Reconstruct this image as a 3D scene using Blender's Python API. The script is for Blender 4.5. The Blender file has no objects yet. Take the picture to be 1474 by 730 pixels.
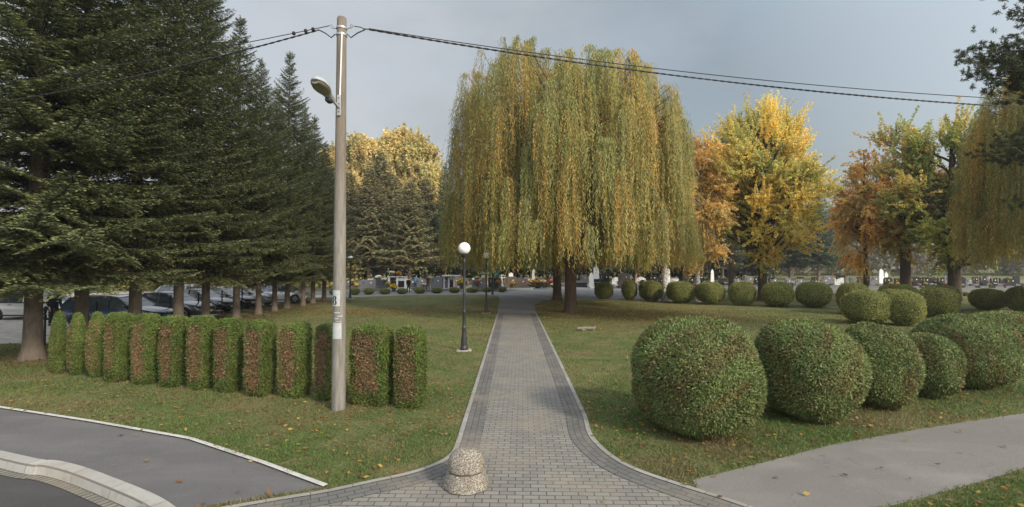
import bpy, bmesh, math, random
import numpy as np
from mathutils import Vector, Matrix
from mathutils.geometry import tessellate_polygon

random.seed(7)
S = bpy.context.scene
COL = S.collection
R_ = math.radians
PI = math.pi
F, CH, PITCH = 680.0, 2.9, R_(1.35)
HAZE = .0005

# ------------------------------------------------------------------ projection helpers
def ray(u, v):
    dx, dy = (u - 737) / F, (365 - v) / F
    return (dx, math.cos(PITCH) - dy * math.sin(PITCH), math.sin(PITCH) + dy * math.cos(PITCH))
def G(u, v, z=0.0):
    d = ray(u, v); t = (z - CH) / d[2]
    return (d[0] * t, d[1] * t)
def AT(u, v, Y):
    d = ray(u, v); t = Y / d[1]
    return (d[0] * t, Y, CH + d[2] * t)
def U_of(x, y):
    return 737 + F * x / max(y, .1)

# ------------------------------------------------------------------ materials
def newmat(name):
    m = bpy.data.materials.new(name); m.use_nodes = True
    nt = m.node_tree
    for n in list(nt.nodes): nt.nodes.remove(n)
    out = nt.nodes.new('ShaderNodeOutputMaterial')
    return m, nt, out
def N(nt, typ, **kw):
    n = nt.nodes.new(typ)
    for k, v in kw.items():
        if k in n.inputs: n.inputs[k].default_value = v
        else: setattr(n, k, v)
    return n
def ramp(nt, fac, stops, interp='LINEAR'):
    r = nt.nodes.new('ShaderNodeValToRGB'); r.color_ramp.interpolation = interp
    cr = r.color_ramp
    while len(cr.elements) < len(stops): cr.elements.new(.5)
    for e, (p, c) in zip(cr.elements, stops):
        e.position = p; e.color = (c[0], c[1], c[2], 1)
    nt.links.new(fac, r.inputs[0])
    return r.outputs[0]
def mixc(nt, fac, a, b, mode='MIX'):
    m = nt.nodes.new('ShaderNodeMix'); m.data_type = 'RGBA'; m.blend_type = mode
    for sock, v in ((m.inputs[0], fac), (m.inputs[6], a), (m.inputs[7], b)):
        if isinstance(v, (int, float)): sock.default_value = v
        elif isinstance(v, tuple): sock.default_value = (v[0], v[1], v[2], 1)
        else: nt.links.new(v, sock)
    return m.outputs[2]
def noise(nt, vec, scale, detail=4, rough=.6, out=0):
    n = nt.nodes.new('ShaderNodeTexNoise'); n.inputs['Scale'].default_value = scale
    n.inputs['Detail'].default_value = detail; n.inputs['Roughness'].default_value = rough
    if vec is not None: nt.links.new(vec, n.inputs['Vector'])
    return n.outputs[out]
def coords(nt, world=True):
    if world:
        g = nt.nodes.new('ShaderNodeNewGeometry'); return g.outputs['Position']
    t = nt.nodes.new('ShaderNodeTexCoord'); return t.outputs['Object']
def mapping(nt, vec, scale=(1, 1, 1), rot=(0, 0, 0), loc=(0, 0, 0)):
    m = nt.nodes.new('ShaderNodeMapping')
    m.inputs['Scale'].default_value = scale; m.inputs['Rotation'].default_value = rot; m.inputs['Location'].default_value = loc
    nt.links.new(vec, m.inputs['Vector']); return m.outputs[0]
def finish(nt, out, color, rough=.8, spec=.3, metal=0, bump=None, bstr=.3, bdist=.02, coat=0):
    b = nt.nodes.new('ShaderNodeBsdfPrincipled')
    if isinstance(color, tuple): b.inputs['Base Color'].default_value = (*color, 1)
    else: nt.links.new(color, b.inputs['Base Color'])
    if isinstance(rough, (int, float)): b.inputs['Roughness'].default_value = rough
    else: nt.links.new(rough, b.inputs['Roughness'])
    b.inputs['Specular IOR Level'].default_value = spec; b.inputs['Metallic'].default_value = metal
    if coat: b.inputs['Coat Weight'].default_value = coat; b.inputs['Coat Roughness'].default_value = .06
    if bump is not None:
        bp = nt.nodes.new('ShaderNodeBump'); bp.inputs['Strength'].default_value = bstr; bp.inputs['Distance'].default_value = bdist
        nt.links.new(bump, bp.inputs['Height']); nt.links.new(bp.outputs[0], b.inputs['Normal'])
    nt.links.new(b.outputs[0], out.inputs[0])
    return b
def simple(name, c, rough=.6, var=.15, scale=8, spec=.3, metal=0, bstr=0, world=False, coat=0, c2=None, det=4):
    """base colour broken up by noise between c*(1-var) and c*(1+var), or towards c2"""
    m, nt, out = newmat(name)
    vec = coords(nt, world)
    n = noise(nt, vec, scale, det)
    lo = tuple(x * (1 - var) for x in c); hi = c2 if c2 else tuple(min(1, x * (1 + var)) for x in c)
    col = ramp(nt, n, [(.3, lo), (.7, hi)])
    finish(nt, out, col, rough, spec, metal, bump=(noise(nt, vec, scale * 5, 5) if bstr else None), bstr=bstr, bdist=.02, coat=coat)
    return m
def leafmat(name, trans=.28, rough=.55, spec=.25):
    m, nt, out = newmat(name)
    a = nt.nodes.new('ShaderNodeAttribute'); a.attribute_name = 'Col'
    info = nt.nodes.new('ShaderNodeObjectInfo')
    hsv = nt.nodes.new('ShaderNodeHueSaturation')
    mr = N(nt, 'ShaderNodeMapRange'); mr.inputs[3].default_value = .88; mr.inputs[4].default_value = 1.1
    nt.links.new(info.outputs['Random'], mr.inputs[0]); nt.links.new(mr.outputs[0], hsv.inputs['Value'])
    nt.links.new(a.outputs['Color'], hsv.inputs['Color'])
    b = nt.nodes.new('ShaderNodeBsdfPrincipled'); b.inputs['Roughness'].default_value = rough
    b.inputs['Specular IOR Level'].default_value = spec
    nt.links.new(hsv.outputs[0], b.inputs['Base Color'])
    t = nt.nodes.new('ShaderNodeBsdfTranslucent'); nt.links.new(hsv.outputs[0], t.inputs[0])
    mx = nt.nodes.new('ShaderNodeMixShader'); mx.inputs[0].default_value = trans
    nt.links.new(b.outputs[0], mx.inputs[1]); nt.links.new(t.outputs[0], mx.inputs[2])
    nt.links.new(mx.outputs[0], out.inputs[0])
    return m
M = {}
M['needle'] = leafmat('spruce_needles', .25, .5, .35)
M['leaf'] = leafmat('tree_leaves', .45, .5, .3)
M['willow'] = leafmat('willow_leaves', .42, .55, .25)
M['hedge'] = leafmat('hedge_leaves', .2, .5, .3)
M['grass'] = leafmat('grass_blades', .3, .55, .25)
M['petal'] = leafmat('petals', .2, .6, .2)

def bark(name, c1, c2, sc=6, stretch=.25):
    m, nt, out = newmat(name)
    v = mapping(nt, coords(nt, False), (1, 1, stretch))
    n1 = noise(nt, v, sc * 2.2, 6, .7); n2 = noise(nt, v, sc * .4, 3)
    col = mixc(nt, n2, ramp(nt, n1, [(.35, c1), (.65, c2)]), tuple(x * .75 for x in c2))
    finish(nt, out, col, .9, .15, bump=n1, bstr=.9, bdist=.05)
    return m
M['bark_spruce'] = bark('spruce_bark', (.055, .043, .036), (.19, .155, .125))
M['bark_willow'] = bark('willow_bark', (.035, .024, .018), (.14, .095, .065), 4)
M['bark_pink'] = bark('pine_bark', (.2, .12, .09), (.42, .28, .21), 3)
M['bark_dark'] = bark('dark_bark', (.04, .032, .026), (.12, .095, .075), 4)
def birchbark():
    m, nt, out = newmat('birch_bark')
    v = mapping(nt, coords(nt, False), (1, 1, 2.2))
    n = noise(nt, v, 5, 5, .7)
    finish(nt, out, ramp(nt, n, [(.42, (.06, .05, .045)), (.5, (.62, .6, .55)), (.8, (.75, .73, .68))]), .75, .2, bump=n, bstr=.3)
    return m
M['bark_birch'] = birchbark()
M['bough'] = simple('dark_boughs', (.05, .038, .028), .95, .3)
M['twig'] = simple('brown_twigs', (.09, .06, .04), .9, .3)
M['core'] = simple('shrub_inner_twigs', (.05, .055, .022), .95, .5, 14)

# ------------------------------------------------------------------ geometry helpers
def tag(o, label=None, cat=None, group=None, kind=None):
    if label: o['label'] = label
    if cat: o['category'] = cat
    if group: o['group'] = group
    if kind: o['kind'] = kind
    return o
def empty(name, loc=(0, 0, 0), rz=0, scale=(1, 1, 1)):
    o = bpy.data.objects.new(name, None); COL.objects.link(o)
    o.location = loc; o.rotation_euler = (0, 0, rz); o.scale = scale; o.empty_display_size = .2
    return o
def link_mesh(name, me, mat, parent=None):
    if mat is not None and len(me.materials) == 0: me.materials.append(mat)
    o = bpy.data.objects.new(name, me); COL.objects.link(o)
    if parent is not None: o.parent = parent
    return o
def copy_tree(o, parent=None):
    c = o.copy(); COL.objects.link(c); c.parent = parent
    for ch in list(o.children): copy_tree(ch, c)
    return c
def np_mesh(name, V, Q, cols=None, smooth=False):
    """V (n,3); Q (m,k) faces of k corners; cols (n,3) per vertex"""
    V = np.ascontiguousarray(V, dtype=np.float32); Q = np.ascontiguousarray(Q, dtype=np.int32)
    me = bpy.data.meshes.new(name)
    me.vertices.add(len(V)); me.vertices.foreach_set('co', V.ravel())
    k = Q.shape[1]
    me.loops.add(Q.size); me.loops.foreach_set('vertex_index', Q.ravel())
    me.polygons.add(len(Q))
    me.polygons.foreach_set('loop_start', np.arange(0, Q.size, k, dtype=np.int32))
    me.polygons.foreach_set('loop_total', np.full(len(Q), k, dtype=np.int32))
    if smooth: me.polygons.foreach_set('use_smooth', np.ones(len(Q), dtype=bool))
    me.update(calc_edges=True)
    if cols is not None:
        a = me.color_attributes.new('Col', 'FLOAT_COLOR', 'POINT')
        c4 = np.ones((len(V), 4), dtype=np.float32); c4[:, :3] = cols
        a.data.foreach_set('color', c4.ravel())
    return me
def nrm(a):
    return a / np.maximum(np.linalg.norm(a, axis=-1, keepdims=True), 1e-9)
class Cards:
    """collects leaf-shaped quads"""
    def __init__(s): s.P, s.D, s.N, s.L, s.W, s.C = [], [], [], [], [], []
    def add(s, P, D, Nn, L, W, C):
        n = len(P)
        s.P.append(P); s.D.append(nrm(D)); s.N.append(Nn)
        s.L.append(np.broadcast_to(L, (n,))); s.W.append(np.broadcast_to(W, (n,))); s.C.append(np.broadcast_to(C, (n, 3)))
    def mesh(s, name, mid=.45):
        P, D, Nn = np.concatenate(s.P), np.concatenate(s.D), np.concatenate(s.N)
        L, W, C = np.concatenate(s.L)[:, None], np.concatenate(s.W)[:, None], np.concatenate(s.C)
        Sd = nrm(np.cross(D, Nn)); n = len(P)
        V = np.stack([P, P + D * L * mid + Sd * W / 2, P + D * L, P + D * L * mid - Sd * W / 2], 1).reshape(-1, 3)
        Q = np.arange(n * 4).reshape(n, 4)
        return np_mesh(name, V, Q, np.repeat(C, 4, 0))
class MB:
    """collects solid shapes into one mesh"""
    def __init__(s): s.v, s.f = [], []
    def add(s, vs, fs):
        b = len(s.v); s.v += [tuple(x) for x in vs]; s.f += [tuple(i + b for i in f) for f in fs]
    def box(s, c, d, rz=0, taper=1.0, bev=0.0):
        x, y, z = [k / 2 for k in d]; cs, sn = math.cos(rz), math.sin(rz)
        def ring(hx, hy, zz, b):
            pts = [(-hx + b, -hy), (hx - b, -hy), (hx, -hy + b), (hx, hy - b), (hx - b, hy), (-hx + b, hy), (-hx, hy - b), (-hx, -hy + b)] if b else [(-hx, -hy), (hx, -hy), (hx, hy), (-hx, hy)]
            return [(c[0] + px * cs - py * sn, c[1] + px * sn + py * cs, c[2] + zz) for px, py in pts]
        if bev:
            b = bev
            rs = [ring(x - b, y - b, -z, b * .6), ring(x, y, -z + b, b), ring(x * taper, y * taper, z - b, b), ring(x * taper - b, y * taper - b, z, b * .6)]
        else: rs = [ring(x, y, -z, 0), ring(x * taper, y * taper, z, 0)]
        s.rings(rs)
    def rings(s, rs, cap=True, closed=True):
        n = len(rs[0]); base = len(s.v)
        for r in rs: s.v += [tuple(p) for p in r]
        for i in range(len(rs) - 1):
            for j in range(n if closed else n - 1):
                a, b = base + i * n + j, base + i * n + (j + 1) % n
                s.f.append((a, b, b + n, a + n))
        if cap:
            s.f.append(tuple(base + j for j in range(n))[::-1]); s.f.append(tuple(base + (len(rs) - 1) * n + j for j in range(n)))
    def tube(s, pts, rad, n=8, cap=True):
        pts = [Vector(p) for p in pts]; rs = []
        if isinstance(rad, (int, float)): rad = [rad] * len(pts)
        up = Vector((0, 0, 1)); prev = None
        for i, p in enumerate(pts):
            t = (pts[min(i + 1, len(pts) - 1)] - pts[max(i - 1, 0)]).normalized()
            a = (prev - t * prev.dot(t)) if prev is not None else t.cross(up if abs(t.z) < .9 else Vector((1, 0, 0)))
            if a.length < 1e-6: a = t.cross(Vector((0, 1, 0)))
            a.normalize(); prev = a; b = t.cross(a)
            rs.append([p + (a * math.cos(2 * PI * k / n) + b * math.sin(2 * PI * k / n)) * rad[i] for k in range(n)])
        s.rings(rs, cap)
    def lathe(s, prof, c=(0, 0, 0), n=16, sq=None, cap=True):
        rs = [[(c[0] + r * math.cos(2 * PI * k / n), c[1] + r * math.sin(2 * PI * k / n), c[2] + z) for k in range(n)] for r, z in prof]
        s.rings(rs, cap)
    def poly(s, pts, z):
        pts3 = [Vector((p[0], p[1], z)) for p in pts]
        tris = tessellate_polygon([pts3]); b = len(s.v)
        s.v += [tuple(p) for p in pts3]
        for t in tris:
            a, bb, c = [pts3[i] for i in t]
            if (bb - a).cross(c - a).z < 0: t = t[::-1]
            s.f.append(tuple(b + i for i in t))
    def prism(s, pts, y0, y1):
        """outline in xz extruded along y"""
        n = len(pts); s.rings([[(x, y0, z) for x, z in pts], [(x, y1, z) for x, z in pts]])
    def build(s, name, mat, parent=None, smooth=False):
        me = bpy.data.meshes.new(name); me.from_pydata(s.v, [], s.f); me.update()
        if smooth:
            for p in me.polygons: p.use_smooth = True
        bm = bmesh.new(); bm.from_mesh(me); bmesh.ops.recalc_face_normals(bm, faces=bm.faces); bm.to_mesh(me); bm.free()
        if smooth:
            try: me.set_sharp_from_angle(angle=R_(38))
            except Exception: pass
        return link_mesh(name, me, mat, parent)
def nrand(rng, n): return rng.normal(size=(n, 3))

# ------------------------------------------------------------------ world, sun, camera
SUN_EL = R_(31); SUN_H = Vector((.70, -.71, 0)).normalized()
w = bpy.data.worlds.new('World'); S.world = w; w.use_nodes = True
nt = w.node_tree
for n in list(nt.nodes): nt.nodes.remove(n)
wo = nt.nodes.new('ShaderNodeOutputWorld'); bg = nt.nodes.new('ShaderNodeBackground'); bg.inputs[1].default_value = .1
sky = nt.nodes.new('ShaderNodeTexSky'); sky.sky_type = 'NISHITA'; sky.sun_disc = False
sky.sun_elevation = SUN_EL; sky.sun_rotation = math.atan2(SUN_H.x, SUN_H.y); sky.air_density = 1.2; sky.dust_density = 3.0; sky.ozone_density = 1.5
tc = nt.nodes.new('ShaderNodeTexCoord')
mp = mapping(nt, tc.outputs['Generated'], (1, 1, 2.2), loc=(.55, .1, 0))
cl = noise(nt, mp, 1.6, 5, .5)
fac = ramp(nt, cl, [(.38, (.7, .7, .7)), (.62, (.97, .97, .97))])
# thin cloud: greyer towards +x, paler towards -x and low down
sepd = nt.nodes.new('ShaderNodeSeparateXYZ'); nt.links.new(tc.outputs['Generated'], sepd.inputs[0])
sx = N(nt, 'ShaderNodeMapRange'); sx.inputs[1].default_value = -.55; sx.inputs[2].default_value = .75; nt.links.new(sepd.outputs[0], sx.inputs[0])
addn = nt.nodes.new('ShaderNodeMath'); addn.operation = 'MULTIPLY_ADD'; addn.inputs[1].default_value = .9; nt.links.new(noise(nt, mp, 1.7, 6, .55), addn.inputs[0]); nt.links.new(sx.outputs[0], addn.inputs[2])
sc6 = nt.nodes.new('ShaderNodeMath'); sc6.operation = 'MULTIPLY'; sc6.inputs[1].default_value = .6; nt.links.new(addn.outputs[0], sc6.inputs[0])
cloudcol = ramp(nt, sc6.outputs[0], [(.2, (4.5, 4.6, 4.75)), (.42, (3.6, 3.8, 4.0)), (.62, (2.2, 2.55, 2.72)), (.88, (2.3, 2.42, 2.43))])
skymix = mixc(nt, fac, sky.outputs[0], cloudcol)
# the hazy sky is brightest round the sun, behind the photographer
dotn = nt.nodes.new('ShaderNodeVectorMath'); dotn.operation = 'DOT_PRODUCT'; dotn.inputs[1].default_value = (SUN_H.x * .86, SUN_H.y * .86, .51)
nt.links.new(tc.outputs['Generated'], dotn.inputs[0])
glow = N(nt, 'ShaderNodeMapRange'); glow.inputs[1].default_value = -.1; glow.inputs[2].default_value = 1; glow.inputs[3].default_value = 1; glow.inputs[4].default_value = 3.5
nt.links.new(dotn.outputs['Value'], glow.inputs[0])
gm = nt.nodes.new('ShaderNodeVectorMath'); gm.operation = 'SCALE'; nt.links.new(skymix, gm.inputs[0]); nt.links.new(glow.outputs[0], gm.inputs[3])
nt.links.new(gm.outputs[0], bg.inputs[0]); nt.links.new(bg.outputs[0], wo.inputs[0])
sl = bpy.data.lights.new('sun', 'SUN'); sl.energy = 2.4; sl.angle = R_(7); sl.color = (1, .88, .70)
so = bpy.data.objects.new('sun', sl); COL.objects.link(so)
sd = Vector((SUN_H.x * math.cos(SUN_EL), SUN_H.y * math.cos(SUN_EL), math.sin(SUN_EL)))
so.rotation_euler = sd.to_track_quat('Z', 'Y').to_euler(); so.location = (30, -30, 40)
cam = bpy.data.cameras.new('camera'); co = bpy.data.objects.new('camera', cam); COL.objects.link(co)
cam.sensor_width = 36; cam.lens = 36 * F / 1474; cam.clip_start = .1; cam.clip_end = 6000
co.location = (0, 0, CH); co.rotation_euler = (R_(90) + PITCH, 0, 0); S.camera = co
vs = S.view_settings; vs.view_transform = 'Standard'; vs.look = 'None'; vs.gamma = 1; vs.exposure = .66
try: vs.use_curve_mapping = False
except Exception: pass
S.render.engine = 'CYCLES'
cy = S.cycles; cy.use_denoising = True; cy.max_bounces = 6; cy.diffuse_bounces = 3; cy.transmission_bounces = 4; cy.transparent_max_bounces = 4
cy.caustics_reflective = False; cy.caustics_refractive = False; cy.sample_clamp_indirect = 4
try: cy.denoiser = 'OPENIMAGEDENOISE'; cy.denoising_input_passes = 'RGB_ALBEDO_NORMAL'
except Exception: pass

# ------------------------------------------------------------------ ground outlines
L_EDGE = [(-.88, 28.2), (-.89, 20), (-.90, 14), (-.91, 10), (-.915, 8.2)] + [G(*p) for p in [(652, 650), (643, 659), (627, 668), (600, 678), (570, 685.5), (530, 693.5), (475, 706), (400, 718), (335, 729), (260, 742), (150, 760)]]
R_EDGE = [(1.47, 28.2), (1.47, 20), (1.46, 14), (1.44, 10), (1.43, 9.0)] + [G(*p) for p in [(852, 627), (866, 643), (884, 658), (905, 670.5), (930, 681), (960, 691), (997, 703), (1040, 716), (1078, 729), (1110, 741), (1150, 757)]]
KERB = [(-150, 55.5), (-60, 24.9), (-20, 11.3), (-11, 8.26), (-7.75, 7.16), (-6.9, 6.86), G(60, 670), G(100, 680), G(160, 704), G(215, 728), (-3.7, 5.25), (-3.1, 4.95), (-2, 4.8), (0, 4.7), (3, 4.7), (6, 4.95), (10, 6.1), (20, 9.6), (60, 23.5), (150, 55)]
WALK_UP_L = [(-150, 57.5), (-60, 26.6), (-20, 12.9), G(0, 588), G(130, 608), G(255, 630), G(275, 634), G(380, 669), G(468, 702)]
WALK_UP_R = [G(997, 691), G(1080, 671), G(1200, 640), G(1330, 617), G(1474, 595), (20, 12.7), (60, 26.5), (150, 58)]
WALK_LO_R = [G(1222, 745), G(1290, 727), G(1390, 700), G(1474, 675), (12, 8.5), (20, 11.3), (60, 25.2), (150, 56.8)]

def smooth_line(pts, it=2):
    for _ in range(it):
        q = [pts[0]]
        for a, b in zip(pts[:-1], pts[1:]):
            q += [(a[0] * .75 + b[0] * .25, a[1] * .75 + b[1] * .25), (a[0] * .25 + b[0] * .75, a[1] * .25 + b[1] * .75)]
        q.append(pts[-1]); pts = q
    return pts
L_EDGE = L_EDGE[:4] + smooth_line(L_EDGE[4:], 2); R_EDGE = R_EDGE[:4] + smooth_line(R_EDGE[4:], 2)
KERB_S = KERB[:4] + smooth_line(KERB[4:16], 2) + KERB[16:]
def offset(line, d):
    out = []
    for i, p in enumerate(line):
        a = line[max(i - 1, 0)]; b = line[min(i + 1, len(line) - 1)]
        t = Vector((b[0] - a[0], b[1] - a[1])).normalized(); out.append((p[0] - t.y * d, p[1] + t.x * d))
    return out
def strip(line_a, line_b, za, zb, uvname=True):
    """sheet between two lines with uv = (distance along, distance across)"""
    V, Fc, UV = [], [], []; s = 0
    for i, (a, b) in enumerate(zip(line_a, line_b)):
        if i: s += math.dist(line_a[i - 1], a)
        wdt = math.dist(a, b)
        V += [(a[0], a[1], za), (b[0], b[1], zb)]; UV += [(s, 0), (s, wdt)]
        if i: k = 2 * i; Fc.append((k - 2, k, k + 1, k - 1))
    return V, Fc, UV
def strip_obj(name, la, lb, za, zb, mat, extra=None, kind='structure', parent=None):
    V, Fc, UV = strip(la, lb, za, zb)
    me = bpy.data.meshes.new(name); me.from_pydata(V, [], Fc); me.update()
    uv = me.uv_layers.new(name='UVMap')
    for l in me.loops: uv.data[l.index].uv = UV[l.vertex_index]
    bm = bmesh.new(); bm.from_mesh(me)
    for f in bm.faces:
        if f.normal.z < -.01: f.normal_flip()
    bm.to_mesh(me); bm.free()
    o = link_mesh(name, me, mat, parent)
    if kind: tag(o, kind=kind)
    return o

# ------------------------------------------------------------------ ground materials
def mat_lawn():
    m, nt, out = newmat('lawn_grass')
    p = coords(nt)
    big = noise(nt, p, .22, 4, .6); mid = noise(nt, p, 1.3, 5, .65); fine = noise(nt, mapping(nt, p, (1, .6, 1)), 26, 6, .75)
    g = ramp(nt, fine, [(.28, (.035, .05, .017)), (.5, (.095, .122, .042)), (.72, (.17, .195, .075))])
    dry = ramp(nt, fine, [(.3, (.09, .07, .04)), (.55, (.20, .165, .085)), (.75, (.31, .25, .15))])
    f1 = ramp(nt, mid, [(.44, (0, 0, 0)), (.62, (.9, .9, .9))])
    col = mixc(nt, f1, g, dry)
    yel = mixc(nt, ramp(nt, big, [(.42, (0, 0, 0)), (.62, (.5, .5, .5))]), col, ramp(nt, fine, [(.3, (.13, .12, .045)), (.7, (.28, .25, .11))]))
    finish(nt, out, yel, .95, .1, bump=fine, bstr=.8, bdist=.04)
    return m
def mat_asphalt(name, c, scale=1.0):
    m, nt, out = newmat(name)
    p = coords(nt)
    fine = noise(nt, p, 90, 3, .8); mid = noise(nt, p, 1.1, 5, .65); big = noise(nt, mapping(nt, p, (.5, 2, 1), (0, 0, .3)), .7, 4)
    sp = ramp(nt, fine, [(.3, tuple(x * .62 for x in c)), (.55, c), (.75, tuple(min(1, x * 1.5) for x in c))])
    col = mixc(nt, ramp(nt, mid, [(.35, (.0, .0, .0)), (.7, (.5, .5, .5))]), sp, tuple(x * .78 for x in c))
    col = mixc(nt, ramp(nt, big, [(.5, (0, 0, 0)), (.7, (.45, .45, .45))]), col, tuple(min(1, x * 1.35) for x in c))
    patch = noise(nt, mapping(nt, p, (1, 1.6, 1)), .35, 3, .5)
    col = mixc(nt, ramp(nt, patch, [(.52, (0, 0, 0)), (.545, (.35, .35, .35)), (.7, (.35, .35, .35))]), col, tuple(x * .72 for x in c))
    grit = ramp(nt, noise(nt, p, 28, 2, .9), [(.66, (0, 0, 0)), (.74, (.6, .6, .6))])
    col = mixc(nt, grit, col, tuple(min(1, x * 1.8) for x in c))
    # a few cracks
    vo = nt.nodes.new('ShaderNodeTexVoronoi'); vo.feature = 'DISTANCE_TO_EDGE'; vo.inputs['Scale'].default_value = .45
    wob = nt.nodes.new('ShaderNodeVectorMath'); wob.operation = 'ADD'
    sc = nt.nodes.new('ShaderNodeVectorMath'); sc.operation = 'SCALE'; sc.inputs[3].default_value = .5
    nt.links.new(noise(nt, p, 2.5, 4, .6, 1), sc.inputs[0]); nt.links.new(p, wob.inputs[0]); nt.links.new(sc.outputs[0], wob.inputs[1])
    nt.links.new(wob.outputs[0], vo.inputs['Vector'])
    crack = mixc(nt, 1.0, ramp(nt, vo.outputs[0], [(.0, (.45, .45, .45)), (.004, (0, 0, 0))]), ramp(nt, noise(nt, p, .8, 2), [(.5, (0, 0, 0)), (.6, (1, 1, 1))]), 'MULTIPLY')
    col = mixc(nt, crack, col, tuple(x * .4 for x in c))
    finish(nt, out, col, .92, .2, bump=fine, bstr=.35, bdist=.008)
    return m
def mat_blocks(name, rot, uv=False, base=((.31, .295, .27), (.235, .225, .21)), joint=(.075, .068, .058), bw=.2, rh=.1, ms=.0055, off=.5, rnd=1.0):
    m, nt, out = newmat(name)
    if uv:
        t = nt.nodes.new('ShaderNodeTexCoord'); vec = t.outputs['UV']
    else: vec = coords(nt)
    pw = coords(nt)
    v = mapping(nt, vec, (1, 1, 1), (0, 0, rot))
    b = nt.nodes.new('ShaderNodeTexBrick'); b.offset = off; b.squash = 1
    b.inputs['Scale'].default_value = 1; b.inputs['Brick Width'].default_value = bw; b.inputs['Row Height'].default_value = rh
    b.inputs['Mortar Size'].default_value = ms; b.inputs['Mortar Smooth'].default_value = .25; b.inputs['Bias'].default_value = 0
    b.inputs['Color1'].default_value = (*base[0], 1); b.inputs['Color2'].default_value = (*base[1], 1); b.inputs['Mortar'].default_value = (*joint, 1)
    nt.links.new(v, b.inputs['Vector'])
    fine = noise(nt, pw, 120, 3, .7); stain = noise(nt, pw, .9, 6, .65); pat = noise(nt, pw, 5, 4, .6)
    col = mixc(nt, ramp(nt, fine, [(.3, (.25, .25, .25)), (.7, (0, 0, 0))]), b.outputs[0], (.16, .15, .135))
    col = mixc(nt, ramp(nt, stain, [(.48, (0, 0, 0)), (.68, (.5, .5, .5))]), col, (.27, .225, .17), 'MIX')
    col = mixc(nt, ramp(nt, pat, [(.5, (0, 0, 0)), (.75, (.35, .35, .35))]), col, (.14, .135, .12))
    h = mixc(nt, .12, b.outputs['Fac'], fine)
    inv = nt.nodes.new('ShaderNodeMath'); inv.operation = 'SUBTRACT'; inv.inputs[0].default_value = 1
    nt.links.new(b.outputs['Fac'], inv.inputs[1])
    finish(nt, out, col, .88, .25, bump=inv.outputs[0], bstr=.6, bdist=.008)
    return m
M['lawn'] = mat_lawn()
M['asphalt_walk'] = mat_asphalt('footpath_asphalt', (.142, .137, .137))
M['asphalt_road'] = mat_asphalt('road_asphalt', (.078, .075, .076))
M['asphalt_right'] = mat_asphalt('worn_footpath_asphalt', (.205, .193, .178))
M['asphalt_far'] = mat_asphalt('plaza_asphalt', (.235, .23, .225))
M['gravel'] = simple('car_park_gravel', (.42, .38, .335), .95, .35, 3, world=True, bstr=.6, det=8)
M['cem_ground'] = simple('cemetery_gravel', (.15, .145, .12), .95, .35, 1.3, world=True, bstr=.4, det=8)
M['blocks'] = mat_blocks('paving_blocks', R_(1.3), base=((.245, .233, .213), (.185, .177, .165)), joint=(.055, .05, .042), ms=.007)
M['band'] = mat_blocks('dark_border_blocks', 0, True, ((.148, .144, .14), (.11, .108, .106)), (.045, .042, .038), .2, .105, .006, .5)
M['edging'] = mat_blocks('concrete_edging', 0, True, ((.34, .325, .30), (.27, .26, .24)), (.12, .11, .09), .5, .5, .006, 0)
M['kerbstone'] = mat_blocks('pale_kerbstone', 0, True, ((.43, .42, .39), (.36, .35, .33)), (.18, .17, .15), 1.0, 5, .007, 0)
M['gutter'] = mat_blocks('gutter_setts', 0, True, ((.24, .225, .19), (.19, .18, .15)), (.06, .055, .045), .1, .3, .016, 0)
M['edge_white'] = mat_blocks('pale_edge_kerb', 0, True, ((.6, .59, .57), (.52, .51, .49)), (.2, .19, .17), 1.0, 5, .006, 0)

# ------------------------------------------------------------------ ground sheets
def clip_line(line, x0, x1): return [p for p in line if x0 <= p[0] <= x1]
mb = MB(); mb.poly([(-2500, 60), (-150, KERB[0][1])] + KERB_S[1:-1] + [(150, KERB[-1][1]), (2500, 60), (2500, 3500), (-2500, 3500)], 0.0)
tag(mb.build('ground', M['lawn']), kind='structure')
far_kerb = offset(KERB_S, -7.5)
mb = MB(); mb.poly(KERB_S + far_kerb[::-1], -.12); tag(mb.build('road', M['asphalt_road']), kind='structure')
mb = MB(); mb.poly([(-2500, 60), (-150, far_kerb[0][1])] + far_kerb[1:-1] + [(150, far_kerb[-1][1]), (2500, 60), (2500, -2500), (-2500, -2500)], -.02)
tag(mb.build('verge_ground', M['lawn']), kind='structure')
# paved path
near = [p for p in L_EDGE] ; right = [p for p in R_EDGE]
kl = [p for p in KERB_S if L_EDGE[-1][0] < p[0] < R_EDGE[-1][0]]
mb = MB(); mb.poly(near + kl + right[::-1], .008); tag(mb.build('paved_path', M['blocks']), kind='structure')
l1, l2 = offset(L_EDGE, .085), offset(L_EDGE, .40)
r1, r2 = offset(R_EDGE, -.085), offset(R_EDGE, -.40)
def side_edging(name, a, b):
    V, Fc, UV = strip(a, b, .022, .022)
    o = strip_obj(name, a, b, .022, .022, M['edging'])
    return o
side_edging('path_edging', L_EDGE, l1); side_edging('path_edging', R_EDGE, r1)
strip_obj('path_border', l1, l2, .014, .014, M['band']); strip_obj('path_border', r1, r2, .014, .014, M['band'])
# left footpath between lawn and kerb
lw = [p for p in KERB_S if p[0] <= L_EDGE[-1][0] + .4]
mb = MB(); mb.poly(WALK_UP_L + [p for p in reversed(lw)], .004); tag(mb.build('footpath', M['asphalt_walk']), kind='structure')
eo = offset(WALK_UP_L[2:], .05); ei = offset(WALK_UP_L[2:], -.03)
strip_obj('footpath_edging', eo, ei, .03, .03, M['edge_white'])
# right footpath
mb = MB(); mb.poly(WALK_UP_R + WALK_LO_R[::-1] + [(2.2, 4.75)], .004); tag(mb.build('side_path', M['asphalt_right']), kind='structure')
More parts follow.
